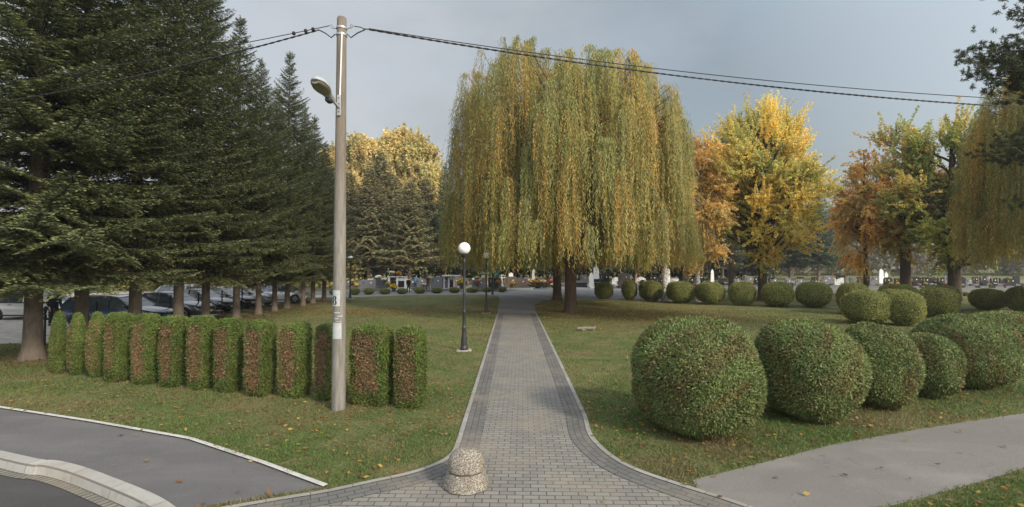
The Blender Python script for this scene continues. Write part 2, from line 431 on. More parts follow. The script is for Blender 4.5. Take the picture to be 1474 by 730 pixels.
# kerb with upright face and gutter row
kin = offset(KERB_S, .17)
strip_obj('kerb', KERB_S, kin, .015, .018, M['kerbstone'])
V, Fc, UV = strip(KERB_S, offset(KERB_S, -.03), .015, -.115)
strip_obj('kerb_face', KERB_S, offset(KERB_S, -.03), .015, -.115, M['kerbstone'])
strip_obj('gutter', offset(KERB_S, -.03), offset(KERB_S, -.16), -.113, -.11, M['gutter'])
# shaded asphalt end of the walk, plaza and the cross road
left_far = [(-1.0, 39.5), (-1.3, 43.5), (-3, 46), G(600, 424.6), (-14, 42.3), (-24, 39.5)]
plaza = [(-.88, 28.2), (-.95, 34)] + left_far + [(-24, 44), (-14, 47), (-4, 50.6), (-1, 51.5), (-1, 62), (6, 62.5), (14, 57), (14, 44), (13.6, 38), G(1000, 438), G(900, 432.5), (6, 38.8), (2.6, 38.5), (1.55, 34), (1.47, 28.2)]
mb = MB(); mb.poly(plaza, .004); tag(mb.build('plaza', M['asphalt_far']), kind='structure')
strip_obj('plaza_kerb', offset(left_far[2:], .0), offset(left_far[2:], .14), .05, .05, M['edge_white'])
rk = [(2.6, 38.5), (6, 38.8), G(900, 432.5), G(1000, 438), G(1180, 443.5), (33, 30.6), (80, 30.5)]
strip_obj('plaza_kerb', rk, offset(rk, .14), .05, .05, M['edge_white'])
mb = MB(); mb.poly([(-1, 62), (-4, 50.8), (-14, 47.2), (-22, 45), (-30, 60), (-30, 92), (100, 92), (100, 50), (60, 47), (30, 49), (18, 56), (16, 57.1), (6, 62.6)], .008); tag(mb.build('cemetery_ground', M['cem_ground']), kind='structure')
mb = MB(); mb.poly([(-16.9, 17.5), (-17.3, 44), (-70, 60), (-70, 27), (-30, 19), (-22, 17.2)], .006); tag(mb.build('car_park_ground', M['gravel']), kind='structure')

def in_poly(x, y, poly):
    inside = np.zeros(len(x), dtype=bool); n = len(poly)
    for i in range(n):
        x1, y1 = poly[i]; x2, y2 = poly[(i + 1) % n]
        if y1 == y2: continue
        c = ((y1 > y) != (y2 > y)) & (x < (x2 - x1) * (y - y1) / (y2 - y1) + x1)
        inside ^= c
    return inside
PAVED = [near + kl + right[::-1], WALK_UP_L + [p for p in reversed(lw)], WALK_UP_R + WALK_LO_R[::-1] + [(2.2, 4.75)], plaza]
def kerb_y(x):
    k = np.array(KERB_S); return np.interp(x, k[:, 0], k[:, 1])
def lawn_mask(x, y):
    ok = y > kerb_y(x) + .2
    for p in PAVED: ok &= ~in_poly(x, y, p)
    ok &= ~((x < -17) & (y > 17.4))
    return ok
def vnoise(x, y, s, seed=0):
    """cheap smooth value noise"""
    rg = np.random.default_rng(seed); T = rg.random((64, 64))
    xs, ys = x / s + 1000, y / s + 1000
    xi, yi = np.floor(xs).astype(int), np.floor(ys).astype(int); fx, fy = xs - xi, ys - yi
    fx, fy = fx * fx * (3 - 2 * fx), fy * fy * (3 - 2 * fy)
    g = lambda a, b: T[a % 64, b % 64]
    return (g(xi, yi) * (1 - fx) + g(xi + 1, yi) * fx) * (1 - fy) + (g(xi, yi + 1) * (1 - fx) + g(xi + 1, yi + 1) * fx) * fy

# ------------------------------------------------------------------ grass blades and fallen leaves
rng = np.random.default_rng(3)
def grass(n, x0, x1, y0, y1, h, wd, seed):
    rg = np.random.default_rng(seed)
    # density falls off with distance
    y = y0 * (y1 / y0) ** rg.random(n); x = (rg.random(n) * 2 - 1) * (1.14 * y + .5)
    ok = (x > x0) & (x < x1) & lawn_mask(x + rg.normal(0, .028, n), y + rg.normal(0, .028, n))
    clump = vnoise(x, y, .35, 1) * .6 + vnoise(x, y, 1.3, 2) * .4
    ok &= rg.random(n) < .25 + clump * 1.3
    x, y, clump = x[ok], y[ok], clump[ok]; n = len(x)
    hh = h * (.4 + clump * 1.1) * (.6 + .8 * rg.random(n)) * (1 + y * .01)
    D = np.stack([rg.normal(0, .45, n), rg.normal(0, .45, n), np.ones(n)], 1)
    dry = np.clip(vnoise(x, y, 1.1, 5) * 1.5 - .55 + rg.random(n) * .25, 0, 1)[:, None]
    br = (.6 + .8 * rg.random(n))[:, None]
    C = (np.array([.108, .165, .046]) * (1 - dry) + np.array([.22, .165, .09]) * dry) * br
    c = Cards(); c.add(np.stack([x, y, np.full(n, -.002)], 1), D, nrand(rg, n) * [1, 1, .1], hh, wd * (.7 + .6 * rg.random(n)) * (.6 + y * .06), C)
    return c.mesh('grass', .3)
tag(link_mesh('grass', grass(420000, -60, 60, 5.2, 30, .042, .011, 11), M['grass']), kind='stuff')
def fallen(n, seed):
    rg = np.random.default_rng(seed); xs, ys = [], []
    y = rg.uniform(5.4, 42, n); x = (rg.random(n) * 2 - 1) * (1.1 * y + .5)
    k = rg.random(n) < .10; xs.append(x[k]); ys.append(y[k])
    xs.append(rg.normal(4.5, 5.0, n)); ys.append(rg.normal(30, 4.2, n))
    xs.append(rg.normal(-8, 3.2, n // 3)); ys.append(rg.normal(29, 1.4, n // 3))
    xs.append(rg.normal(9, 3, n // 3)); ys.append(rg.normal(26, 1.5, n // 3))
    for i in range(12):
        a = -14.7; b = 14.6 + i * 2.1
        xs.append(rg.normal(a, 1.2, n // 20)); ys.append(rg.normal(b - .4, .8, n // 20))
    xs.append(np.full(n // 3, 0) + rg.uniform(-12, 12, n // 3)); ys.append(rg.uniform(5.6, 12, n // 3))
    x, y = np.concatenate(xs), np.concatenate(ys)
    ok = (y > kerb_y(x) + .2) & ~((y < 28) & (x > -.5) & (x < 1.1) & (rg.random(len(x)) < .9)) 
    lm = lawn_mask(x, y); ok &= lm | (rg.random(len(x)) < .06)
    ok &= ~((y < 13) & (rg.random(len(x)) < .25))
    x, y = x[ok], y[ok]; n = len(x)
    D = np.stack([rg.normal(size=n), rg.normal(size=n), rg.normal(0, .15, n)], 1)
    pal = np.array([[.42, .2, .06], [.36, .26, .08], [.22, .12, .06], [.5, .34, .09], [.3, .17, .1]])
    C = pal[rg.integers(0, 5, n)] * (.6 + .6 * rg.random(n))[:, None]
    sp = (x < -12.5)[:, None]; C = np.where(sp, np.array([.2, .1, .055]) * (.6 + .8 * rg.random(n))[:, None], C)
    c = Cards(); L = .05 + .05 * rg.random(n)
    c.add(np.stack([x, y, np.full(n, .03) + .015 * rg.random(n)], 1), D, np.array([0, 0, 1.]) + nrand(rg, n) * .3, L, L * .6, C)
    return c.mesh('fallen_leaves')
tag(link_mesh('fallen_leaves', fallen(15000, 21), M['leaf']), kind='stuff')

# ------------------------------------------------------------------ trees
def wavy(p0, p1, n, amp, rg, droop=0):
    p0, p1 = np.array(p0, float), np.array(p1, float); t = np.linspace(0, 1, n)[:, None]
    pts = p0 + (p1 - p0) * t; off = rg.normal(size=(n, 3)) * amp * np.sin(np.pi * t) ** .7
    pts = pts + off; pts[:, 2] -= droop * (t[:, 0] ** 2)
    return [tuple(p) for p in pts]

def spruce_meshes(seed, H=16., R=4., z0=2.0, coarse=1.0, dark=(.06, .078, .034), light=(.22, .235, .095), whorl=.42, droopy=0.0, brown=0.0, nl=1.0, outn=.25):
    rg = np.random.default_rng(seed); c = Cards(); wood = MB()
    limbs = MB(); wood.lathe([(.36 * H / 16, -.05), (.28 * H / 16, .12), (.22 * H / 16, .45), (.20 * H / 16, 1.2), (.185 * H / 16, 2.5), (.14 * H / 16, H * .45), (.08 * H / 16, H * .75), (.015, H * .985)], n=14)
    z = z0; dark = np.array(dark); light = np.array(light)
    while z < H - .25:
        t = (z - z0) / (H - z0)
        prof = (1 - t) ** .93 * (.80 + .2 * min(1, t * 6)) * R + .12
        nb = int(6 + 4 * (1 - t)) + rg.integers(0, 2)
        a0 = rg.random() * 6.28
        lean = rg.uniform(.88, 1.1)
        for k in range(nb):
            az = a0 + k * 6.283 / nb + rg.normal(0, .22); L = prof * lean * rg.uniform(.72, 1.12)
            if rg.random() < .06: L *= 1.18
            a = -.40 + .95 * t + rg.normal(0, .07) - droopy * .2; b = .28 - .1 * t + rg.normal(0, .06)
            zz = z + rg.normal(0, .12)
            s = np.arange(.10, 1.0, .125 * coarse / max(L, .3))
            d = np.array([math.cos(az), math.sin(az), 0]); pside = np.array([-d[1], d[0], 0])
            bend = rg.normal(0, .12)
            pos = lambda s: d * (L * s)[:, None] + pside * (L * bend * s * s)[:, None] + np.array([0, 0, zz]) + np.array([0, 0, 1.]) * (L * (a * s + b * s * s))[:, None]
            B = pos(s)
            ss = np.linspace(0, 1, 5); bp = pos(ss)
            limbs.tube([tuple(p) for p in bp], [max(.006, .010 * L * (1 - x * .9)) for x in ss], 4, cap=False)
            tang = nrm(pos(s + .02) - B)
            for side in (1, -1):
                lt = np.minimum(.42 * L * (1 - s) ** .8 * np.minimum(1, .25 + s * 3.2) + .14, .95) * rg.uniform(.7, 1.15, len(s))
                ang = R_(52) + rg.normal(0, .14, len(s))
                td = tang * np.cos(ang)[:, None] + pside * side * np.sin(ang)[:, None]
                step = .068 * coarse * nl; nj = int(lt.max() / step) + 1
                q = (np.arange(nj) + .6)[None, :] * step; ok = q < lt[:, None]
                P = B[:, None, :] + td[:, None, :] * q[..., None]
                P[..., 2] -= (.20 + droopy) * q * q + droopy * .55 * q
                rel = q / lt[:, None]
                for sg in (1, -1):
                    sd_ = np.cross(td, [0, 0, 1.]) * sg
                    D = td[:, None, :] * .75 + sd_[:, None, :] * .62 + rg.normal(0, .18, P.shape) + np.array([0, 0, .12 - droopy * .9])
                    Pn, Dn, rn = P[ok], D[ok], np.broadcast_to(rel, ok.shape)[ok]
                    n = len(Pn)
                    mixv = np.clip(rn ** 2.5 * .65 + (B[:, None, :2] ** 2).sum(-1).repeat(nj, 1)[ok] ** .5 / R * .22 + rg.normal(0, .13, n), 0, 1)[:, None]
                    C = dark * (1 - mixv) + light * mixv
                    if brown:
                        bm_ = (rg.random(n)[:, None] < brown) * 1.0; C = C * (1 - bm_) + np.array([.19, .135, .065]) * bm_
                    C = C * rg.uniform(.75, 1.25, (n, 1))
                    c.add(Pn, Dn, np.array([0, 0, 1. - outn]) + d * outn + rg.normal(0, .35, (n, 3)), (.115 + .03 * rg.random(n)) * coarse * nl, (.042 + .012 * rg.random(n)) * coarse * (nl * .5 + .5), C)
        z += whorl * (1 - .45 * t) * rg.uniform(.8, 1.2)
    # leader tip
    n = 60; zz = H - .9 * rg.random(n) + .15
    aa = rg.random(n) * 6.28
    c.add(np.stack([0 * zz, 0 * zz, zz], 1), np.stack([np.cos(aa), np.sin(aa), np.full(n, .9)], 1), nrand(rg, n), .14, .04, light)
    return c.mesh('crown'), (wood, limbs)

def two_part_tree(name, crown_me, crown_mat, wood, bark_mat, label, group, loc, rz=0, sc=(1, 1, 1), cat='tree'):
    t = empty(name, loc, rz, sc); tag(t, label, cat, group)
    if isinstance(wood, tuple): wood[1].build('boughs', M['bough'], t); wood = wood[0]
    link_mesh('crown', crown_me, crown_mat, t); wood.build('trunk', bark_mat, t, smooth=True)
    return t
def place_copy(src, loc, rz, sc, label, group=None):
    c = copy_tree(src); c.location = loc; c.rotation_euler = (0, 0, rz); c.scale = sc; c['label'] = label
    if group: c['group'] = group
    return c

protos = []
GR = 'spruces in the row beside the car park'
spr_rows = [  # u, Y, H, R, variant
    (50, 14.55, 17.2, 4.5), (119, 16.3, 18.0, 4.1), (196, 18.5, 17.5, 4.3), (258, 20.9, 19.3, 3.9), (297, 22.8, 17.9, 3.7), (341, 25.2, 16.2, 3.6),
    (373, 27.5, 14.9, 3.3), (396, 29.4, 14.0, 3.2), (414, 31.2, 17.0, 3.4), (437, 33.4, 14.2, 3.1), (451, 35.2, 14.0, 3.3), (467, 37.6, 12.6, 3.4)]
ordn = ['first', 'second', 'third', 'fourth', 'fifth', 'sixth', 'seventh', 'eighth', 'ninth', 'tenth', 'eleventh', 'twelfth', 'thirteenth', 'fourteenth', 'fifteenth']
for i, (u, Y, H, R) in enumerate(spr_rows):
    x = (u - 737) / F * Y; R *= .92 if i > 3 else .97
    lab = 'tall dark green spruce, %s along the row beside the car park' % ordn[i]
    if i == 0: lab = 'tall dark green spruce with the thick bare trunk nearest the street'
    if i == len(spr_rows) - 1: lab = 'shorter dark green spruce ending the row beside the car park, farthest from the street'
    if i < 3:
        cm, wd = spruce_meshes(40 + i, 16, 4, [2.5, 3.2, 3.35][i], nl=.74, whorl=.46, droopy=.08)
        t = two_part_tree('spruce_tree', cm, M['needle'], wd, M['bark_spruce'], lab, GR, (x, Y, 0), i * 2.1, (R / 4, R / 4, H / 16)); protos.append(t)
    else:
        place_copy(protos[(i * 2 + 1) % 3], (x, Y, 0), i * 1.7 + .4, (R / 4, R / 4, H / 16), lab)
# second line of spruces beyond the cars, seen between the first ones
for i, (x, y, H, R) in enumerate([(-25, 15.5, 17, 4.2), (-31, 19, 18, 4.4)]):
    place_copy(protos[i], (x, y, 0), 1 + i * 2, (R / 4, R / 4, H / 16), ['dark green spruce at the picture edge beside the gravel car park', 'dark green spruce behind the others at the far corner of the gravel car park'][i], 'spruces at the corner of the car park')

def weeping_meshes(seed, R, H, zbot, nf, nstr, lmin, lmax, leaf, lw, step, pal, limbs=9, trunk=(.55, .38), fork=2.6, envp=2.6, lobes=None, tier=.55, squash=1.0):
    """crown of hanging strands that leave arching limb ends all over a dome"""
    rg = np.random.default_rng(seed); c = Cards(); wood = MB(); pal = np.array(pal)
    ztop = lambda r: zbot + (H - zbot) * (1 - np.clip(r / R, 0, .999) ** envp) ** .5
    cent = []
    for k in range(nf):
        az = rg.random() * 6.283
        if rg.random() < tier:   # side shell
            r = R * (rg.uniform(.45, 1.0) ** .6); zmax = ztop(np.array(r))
            z = zbot + (zmax - zbot) * rg.uniform(.22, 1.0)
        else:
            r = R * math.sqrt(rg.random()) * .95; z = float(ztop(np.array(r))) - rg.random() ** 2 * 2.2
        if lobes is not None:
            f = lobes(az); r *= f[0]; z = zbot + (z - zbot) * f[1]
        cent.append((r * math.cos(az), r * math.sin(az) * squash, float(z), az, r))
    top = (0, 0, fork)
    wood.lathe([(trunk[0] * 1.55, -.05), (trunk[0] * 1.12, .22), (trunk[0], .7), (trunk[0] * .9, fork * .8), (trunk[1], fork + .25)], n=14)
    ends = []
    for k in range(limbs):
        az = k * 6.283 / limbs + rg.normal(0, .25); rr = R * rg.uniform(.3, .62); zt = zbot + (H - zbot) * rg.uniform(.6, .88)
        e = (rr * math.cos(az), rr * math.sin(az), zt); ends.append(e)
        mid = (rr * .45 * math.cos(az), rr * .45 * math.sin(az), fork + (zt - fork) * .55)
        pts = wavy((0.1 * math.cos(az), .1 * math.sin(az), fork - .3), mid, 5, .12, rg) + wavy(mid, e, 6, .2, rg)[1:]
        n = len(pts); wood.tube(pts, [trunk[1] * .62 * (1 - .88 * i / (n - 1)) for i in range(n)], 7, cap=False)
    ends = np.array(ends)
    for (x, y, z, az, r) in cent:
        j = int(np.argmin(((ends - [x * .6, y * .6, z]) ** 2).sum(1))); e = ends[j]
        st = e * .75 + np.array([0, 0, .25 * fork])
        m = (st + np.array([x, y, z])) / 2 + np.array([0, 0, .5])
        wood.tube([tuple(st), tuple(m), (x, y, z + .1)], [.05, .03, .012], 4, cap=False)
        hue = rg.random(); base = pal[int(hue * len(pal)) % len(pal)]; n = int(nstr * rg.uniform(.6, 1.35))
        spread = .28 + .45 * rg.random(); fL = rg.uniform(.6, 1.15)
        nth = step
        for q in range(n):
            a2 = az + rg.normal(0, .9); out = spread * rg.random() ** .6 + .05
            Ls = min(rg.uniform(lmin, lmax) * fL, max(.8, z - zbot + rg.normal(.1, .45)))
            s = np.arange(0.05, Ls, nth); 
            rr = out * (1 - np.exp(-s / .45)); rise = .28 * np.exp(-((s - .25) / .25) ** 2) * rg.random()
            sw = rg.normal(0, .07, 2)
            px = x + math.cos(a2) * rr + np.sin(s * 1.3 + q) * sw[0] + rg.normal(0, .11); py = y + math.sin(a2) * rr + np.cos(s * 1.1 + q) * sw[1] + rg.normal(0, .11)
            pz = z + rise - s * .98 + out * .4
            m_ = len(s); P = np.stack([px, py, pz], 1) + rg.normal(0, .02, (m_, 3))
            ang = rg.random(m_) * 6.283
            D = np.stack([np.cos(ang) * .42, np.sin(ang) * .42, np.full(m_, -1.0) + rg.normal(0, .25, m_)], 1)
            cc = pal[rg.integers(0, len(pal))] if rg.random() < .45 else base
            endy = (s / Ls)[:, None] ** 2 * .35
            C = (cc * (1 - endy) + cc * np.array([1.35, 1.05, .7]) * endy) * rg.uniform(.7, 1.3, (m_, 1)) * rg.uniform(.85, 1.15)
            c.add(P, D, nrand(rg, m_) * .55 + np.array([math.cos(az), math.sin(az), .15]), leaf * rg.uniform(.75, 1.25, m_), lw, C)
    return c.mesh('crown'), wood

WP = [(.27, .30, .10), (.36, .34, .115), (.42, .36, .12), (.28, .30, .11), (.52, .37, .12), (.29, .31, .14), (.56, .36, .11), (.38, .36, .13), (.33, .33, .12)]
def lobes1(az):
    k = math.cos(az)  # +1 = +x side is lower
    return (1 - .03 * math.cos(3 * az + 1) + .02 * math.sin(5 * az), 1 - .12 * max(0, k) ** 1.5 + .03 * max(0, -k) - .17 * max(0, -math.sin(az)) * min(1, 1.2 - abs(k)) + .025 * math.sin(4 * az + .7))
cm, wd = weeping_meshes(5, 7.5, 16.0, 3.15, 560, 26, 1.8, 5.4, .15, .04, .088, WP, limbs=9, trunk=(.37, .30), fork=3.0, envp=7.0, lobes=lobes1, tier=.64)
wil = two_part_tree('willow_tree', cm, M['willow'], wd, M['bark_willow'], 'huge weeping willow with golden green hanging branches beside the paved path', 'weeping willows', (3.55, 28.7, 0), 0)
place_copy(wil, (3.72, 39.0, 0), 2.4, (.98, .98, .88), 'weeping willow standing directly behind the huge one, its trunk showing beside the path')
place_copy(wil, (33.2, 25.0, 0), 4.0, (.94, .94, 1.0), 'weeping willow cut by the picture edge, behind the dark pine boughs')

def shoot_meshes(seed, rx, rz_, zc, nclump, nshoot, leaf, lw, pal, up=.5, slen=1.0, fork=2.6, trunk=.3, step=.07, spiky=0, nleaf=3, weep=0., shell=.55, topnarrow=.0):
    rg = np.random.default_rng(seed); c = Cards(); wood = MB(); pal = np.array(pal)
    wood.lathe([(trunk * 1.5, -.05), (trunk * 1.1, .25), (trunk, .8), (trunk * .85, fork), (trunk * .6, zc), (trunk * .12, zc + rz_ * .85)], n=12)
    cl = []
    for k in range(nclump):
        d = nrm(rg.normal(size=3)); r = (shell + (1 - shell) * rg.random()) if rg.random() < .8 else rg.random() * shell
        sh = 1 - topnarrow * max(0, d[2]) * .6
        p = np.array([d[0] * rx * r * sh, d[1] * rx * r * sh, zc + d[2] * rz_ * r]); cl.append(p)
        zs = max(fork * .8, p[2] - np.hypot(p[0], p[1]) * (.9 if up > 0 else .3))
        zs = min(zs, zc + rz_ * .6)
        pts = wavy((0, 0, zs), tuple(p), 5, .15, rg); wood.tube(pts, [trunk * .36 * (1 - .8 * i / 4) * (1 - .5 * (zs / (zc + rz_))) + .01 for i in range(5)], 5, cap=False)
    for p in cl:
        base = pal[rg.integers(0, len(pal))]; br = rg.uniform(.8, 1.2)
        o = nrm(np.array([p[0], p[1], (p[2] - zc) * .6]) + 1e-6)
        for q in range(int(nshoot * rg.uniform(.7, 1.3))):
            d = nrm(o * .8 + np.array([0, 0, up]) + rg.normal(0, .55, 3)); L = slen * rg.uniform(.5, 1.25)
            if spiky and p[2] > zc + rz_ * .35 and rg.random() < .3: L *= spiky; d = nrm(d + np.array([0, 0, .5]))
            s = np.arange(.02, L, step); m_ = len(s) * nleaf
            s = np.repeat(s, nleaf)
            st = p + rg.normal(0, .32 * slen, 3)
            P = st + d * s[:, None] + rg.normal(0, .035, (m_, 3)); P[:, 2] -= weep * s ** 1.6
            D = rg.normal(0, .7, (m_, 3)) + d * .25 + np.array([0, 0, -.25])
            cc = pal[rg.integers(0, len(pal))] if rg.random() < .3 else base
            c.add(P, D, nrand(rg, m_) * .7 + o, leaf * rg.uniform(.7, 1.25, m_), lw, cc * br * rg.uniform(.7, 1.3, (m_, 1)))
            if q % 3 == 0: wood.tube([tuple(p), tuple(st + d * L * .5), tuple(st + d * L * .95 - np.array([0, 0, weep * L ** 1.6]))], [.016, .01, .005], 3, cap=False)
    return c.mesh('crown'), wood

YEL = [(.80, .62, .17), (.84, .68, .2), (.74, .62, .18), (.62, .58, .19), (.86, .64, .16), (.5, .52, .18)]
GRN = [(.34, .37, .15), (.44, .42, .16), (.3, .35, .13), (.58, .47, .18), (.38, .4, .18)]
ORG = [(.84, .54, .18), (.78, .5, .17), (.86, .62, .22), (.66, .5, .18)]
def place(u, v, Y=None):
    x, y = G(u, v) if Y is None else ((u - 737) / F * Y, Y)
    return (x, y, 0)
# big yellow ginkgo
cm, wd = shoot_meshes(11, 4.4, 6.2, 9.4, 112, 46, .125, .10, YEL, up=.55, slen=1.2, fork=2.7, trunk=.36, spiky=1.7, topnarrow=.5)
two_part_tree('ginkgo_tree', cm, M['leaf'], wd, M['bark_dark'], 'bright yellow ginkgo with upright spiky shoots, the largest yellow tree', 'autumn trees on the lawn', place(1098, 433), 0)
# green-yellow tree behind it
cm, wd = shoot_meshes(12, 4.2, 5.8, 11.2, 46, 26, .2, .14, GRN + [(.3, .24, .07)], up=.6, slen=1.4, fork=3, trunk=.3, spiky=1.7, topnarrow=.5, step=.09)
tg = two_part_tree('ginkgo_tree', cm, M['leaf'], wd, M['bark_dark'], 'olive green tree partly hidden behind the bright yellow ginkgo', 'autumn trees on the lawn', place(1052, 0, 50), 0, (.95, .95, 1.0))
# orange birch
cm, wd = shoot_meshes(15, 2.6, 5.4, 8.2, 62, 30, .13, .09, ORG, up=.15, slen=.95, fork=3.2, trunk=.2, weep=.3, shell=.45, topnarrow=.8)
bo = two_part_tree('birch_tree', cm, M['leaf'], wd, M['bark_birch'], 'bushy orange leaved birch with a white trunk between the huge willow and yellow ginkgo', 'birches beside the cross road', place(1004, 0, 37.4), 0)
# olive birch whose crown touches the willow
cm, wd = weeping_meshes(16, 3.2, 14.6, 3.2, 130, 18, 1.0, 3.4, .16, .06, .085, [(.36, .32, .12), (.3, .29, .1), (.44, .33, .12), (.48, .3, .12)], limbs=7, trunk=(.24, .18), fork=4.2, envp=1.7, tier=.5)
two_part_tree('birch_tree', cm, M['leaf'], wd, M['bark_birch'], 'olive birch with a white trunk between two clipped shrubs, touching the willow', 'birches beside the cross road', place(957, 433.5), 0)
# orange brown weeping tree
cm, wd = shoot_meshes(17, 2.3, 5.9, 8.6, 66, 30, .14, .10, [(.84, .52, .17), (.76, .48, .15), (.86, .6, .22), (.6, .46, .17)], up=.1, slen=1.0, fork=2.6, trunk=.2, weep=.55, shell=.5, topnarrow=.4)
two_part_tree('weeping_tree', cm, M['leaf'], wd, M['bark_dark'], 'narrow rusty orange weeping tree right of the bright yellow ginkgo', 'autumn trees on the lawn', place(1246, 0, 44), 0)
# two mixed trees further right
cm, wd = shoot_meshes(18, 3.1, 5.4, 9.3, 44, 30, .17, .13, [(.5, .52, .2), (.62, .54, .2), (.44, .48, .18), (.78, .56, .2), (.72, .46, .16)], up=.6, slen=1.2, fork=4.2, trunk=.42, spiky=1.6, topnarrow=.4)
two_part_tree('ginkgo_tree', cm, M['leaf'], wd, M['bark_dark'], 'olive and orange tree with a tall bare trunk beside the rusty weeping tree', 'autumn trees on the lawn', place(1303, 0, 42), 0)
cm, wd = shoot_meshes(19, 4.0, 5.9, 9.0, 56, 30, .16, .13, [(.5, .52, .16), (.66, .58, .18), (.4, .45, .14), (.74, .6, .2), (.34, .4, .13)], up=.5, slen=1.2, fork=2.6, trunk=.46, spiky=1.8, topnarrow=.5)
two_part_tree('ginkgo_tree', cm, M['leaf'], wd, M['bark_dark'], 'yellow green tree with a thick forked trunk before the weeping willow at the edge', 'autumn trees on the lawn', place(1373, 0, 38.5), 1)

# pine at the picture edge, boughs reaching into view
def pine():
    rg = np.random.default_rng(31); c = Cards(); wood = MB(); H = 15
    wood.lathe([(.34, -.05), (.27, .5), (.22, 5), (.14, 10), (.05, H)], n=12)
    ends = [(-5.7, -.2, 9.25), (-5.2, .3, 9.6), (-4.6, -.5, 8.95), (-4.9, .2, 9.9), (-3.9, .1, 9.7), (-4.2, -.3, 8.75), (-3.4, .4, 9.1), (-3.0, .0, 10.0), (-2.6, -.5, 8.8), (-3.5, .2, 10.4), (-4.4, -.1, 11.0),
            (-2.7, .2, 11.3), (-4.0, .3, 8.5), (-3.2, .0, 6.9), (-3.6, .2, 6.6), (-2.8, -.3, 6.3), (-4.2, .1, 6.9), (-2.4, .2, 9.5), (-2.0, 0, 10.6), (-2.9, .3, 7.2), (-4.9, .0, 9.2), (-3.9, -.2, 9.3), (-3.3, 0, 8.5), (-2.5, .1, 9.1), (-5.0, .1, 8.9), (-4.4, .2, 9.4), (-4.0, -.3, 9.9), (-3.6, .3, 9.5), (-3.1, -.2, 8.9), (-4.6, .4, 9.1), (-2.2, .2, 8.5), (-1.8, 0, 9.6)]
    for k in range(60):
        az = rg.uniform(-2.2, 2.2); r = rg.uniform(1.5, 4.5); z = rg.uniform(4.5, 14.5); ends.append((r * math.cos(az) * (1.2 - z / 22), r * math.sin(az), z))
    for e in ends:
        e = np.array(e); z0 = e[2] - .12 * np.hypot(e[0], e[1]); pts = wavy((0, 0, z0), tuple(e), 6, .08, rg)
        wood.tube(pts, [.06, .05, .04, .03, .02, .012], 5, cap=False)
        for q in range(64):
            t = rg.uniform(.42, 1.04); b = np.array(pts[0]) * (1 - t) + e * t + rg.normal(0, .3, 3) * [1, 1, .7]
            n = 46; d0 = nrm(nrm(e * [1, 1, .2]) * .6 + np.array([0, 0, .5]) + rg.normal(0, .4, 3))
            D = d0 * .55 + nrm(nrand(rg, n)); s = rg.random(n) * .16
            mixv = rg.random((n, 1))
            c.add(b + d0 * s[:, None], D, nrand(rg, n), rg.uniform(.08, .13, n), .021, np.array([.035, .048, .02]) * (1 - mixv) + np.array([.11, .13, .055]) * mixv)
    return c.mesh('crown'), wood
cm, wd = pine()
two_part_tree('pine_tree', cm, M['needle'], wd, M['bark_dark'], 'dark pine whose needle boughs reach in at the upper picture edge', None, (20.15, 14.9, 0), 0)

# background: brown-olive drooping spruces with pink trunks, poplars behind
bs = []
for i in range(2):
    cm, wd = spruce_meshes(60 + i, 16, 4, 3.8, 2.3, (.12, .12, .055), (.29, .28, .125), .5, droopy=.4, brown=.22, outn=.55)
    bs.append((cm, wd))
brow = [(531, 66, 16.6, 5.2), (548, 70, 20.0, 6.0), (590, 65, 14.8, 5.2), (566, 75, 17.5, 5.6), (612, 72, 16.4, 5.0), (500, 70, 17.0, 5.6), (476, 66, 17, 5)]
bproto = None
for i, (u, Y, H, R) in enumerate(brow):
    loc = ((u - 737) / F * Y, Y, 0); sc = (R / 4, R / 4, H / 16)
    lab = 'brownish olive spruce in the stand behind the graves, %s from the left' % ordn[[2, 3, 5, 4, 6, 1, 0][i]]
    if i < 2:
        t = two_part_tree('olive_spruce', bs[i][0], M['needle'], bs[i][1], M['bark_pink'], lab, 'olive spruces behind the graves', loc, i, sc)
        bproto = t if i == 0 else bproto
    else: place_copy(bproto, loc, i * 1.3, sc, lab)
dg = None
drow = [(641, 69, 17.6, 3.6, 'dark green spruce just left of the huge willow behind the graves'), (663, 71, 16.2, 4, 'dark green spruce behind the willow crown, above the grey gravestones'), (700, 70, 15, 4.2, 'dark green spruce behind the green board by the path end'),
        (765, 73, 15.5, 4.2, 'dark green spruce directly behind the paved path and willow'), (812, 78, 15, 4.5, 'dark green spruce behind the willow trunks'), (868, 74, 14, 4.2, 'dark green spruce behind the tall white monument'),
        (915, 80, 15, 4.5, 'dark green spruce behind the second clipped shrub'), (985, 84, 15.5, 4.6, 'dark green spruce behind the orange birch'), (1040, 80, 15, 4.5, 'dark green spruce left of the yellow ginkgo trunk'),
        (1178, 88, 17, 4.6, 'blue green spruce right of the yellow ginkgo, behind the graves'), (1197, 96, 15, 4.5, 'blue green spruce behind the gap right of the yellow ginkgo'), (1136, 92, 14.5, 4.6, 'blue green spruce behind the yellow ginkgo')]
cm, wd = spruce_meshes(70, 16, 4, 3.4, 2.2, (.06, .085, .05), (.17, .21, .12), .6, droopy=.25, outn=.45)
for i, (u, Y, H, R, lab) in enumerate(drow):
    loc = ((u - 737) / F * Y, Y, 0); sc = (R / 4, R / 4, H / 16)
    if i == 0: dg = two_part_tree('spruce_tree', cm, M['needle'], wd, M['bark_pink'], lab, 'dark spruces behind the graves', loc, 0, sc)
    else: place_copy(dg, loc, i * 1.9, sc, lab)
cm, wd = shoot_meshes(80, 4.6, 11.5, 16.5, 100, 34, .5, .4, [(.66, .53, .23), (.6, .5, .22), (.7, .56, .26), (.54, .48, .2), (.5, .46, .2)], up=1.1, slen=2.0, fork=5, trunk=.5, step=.2, nleaf=3, topnarrow=.5)
pop = None
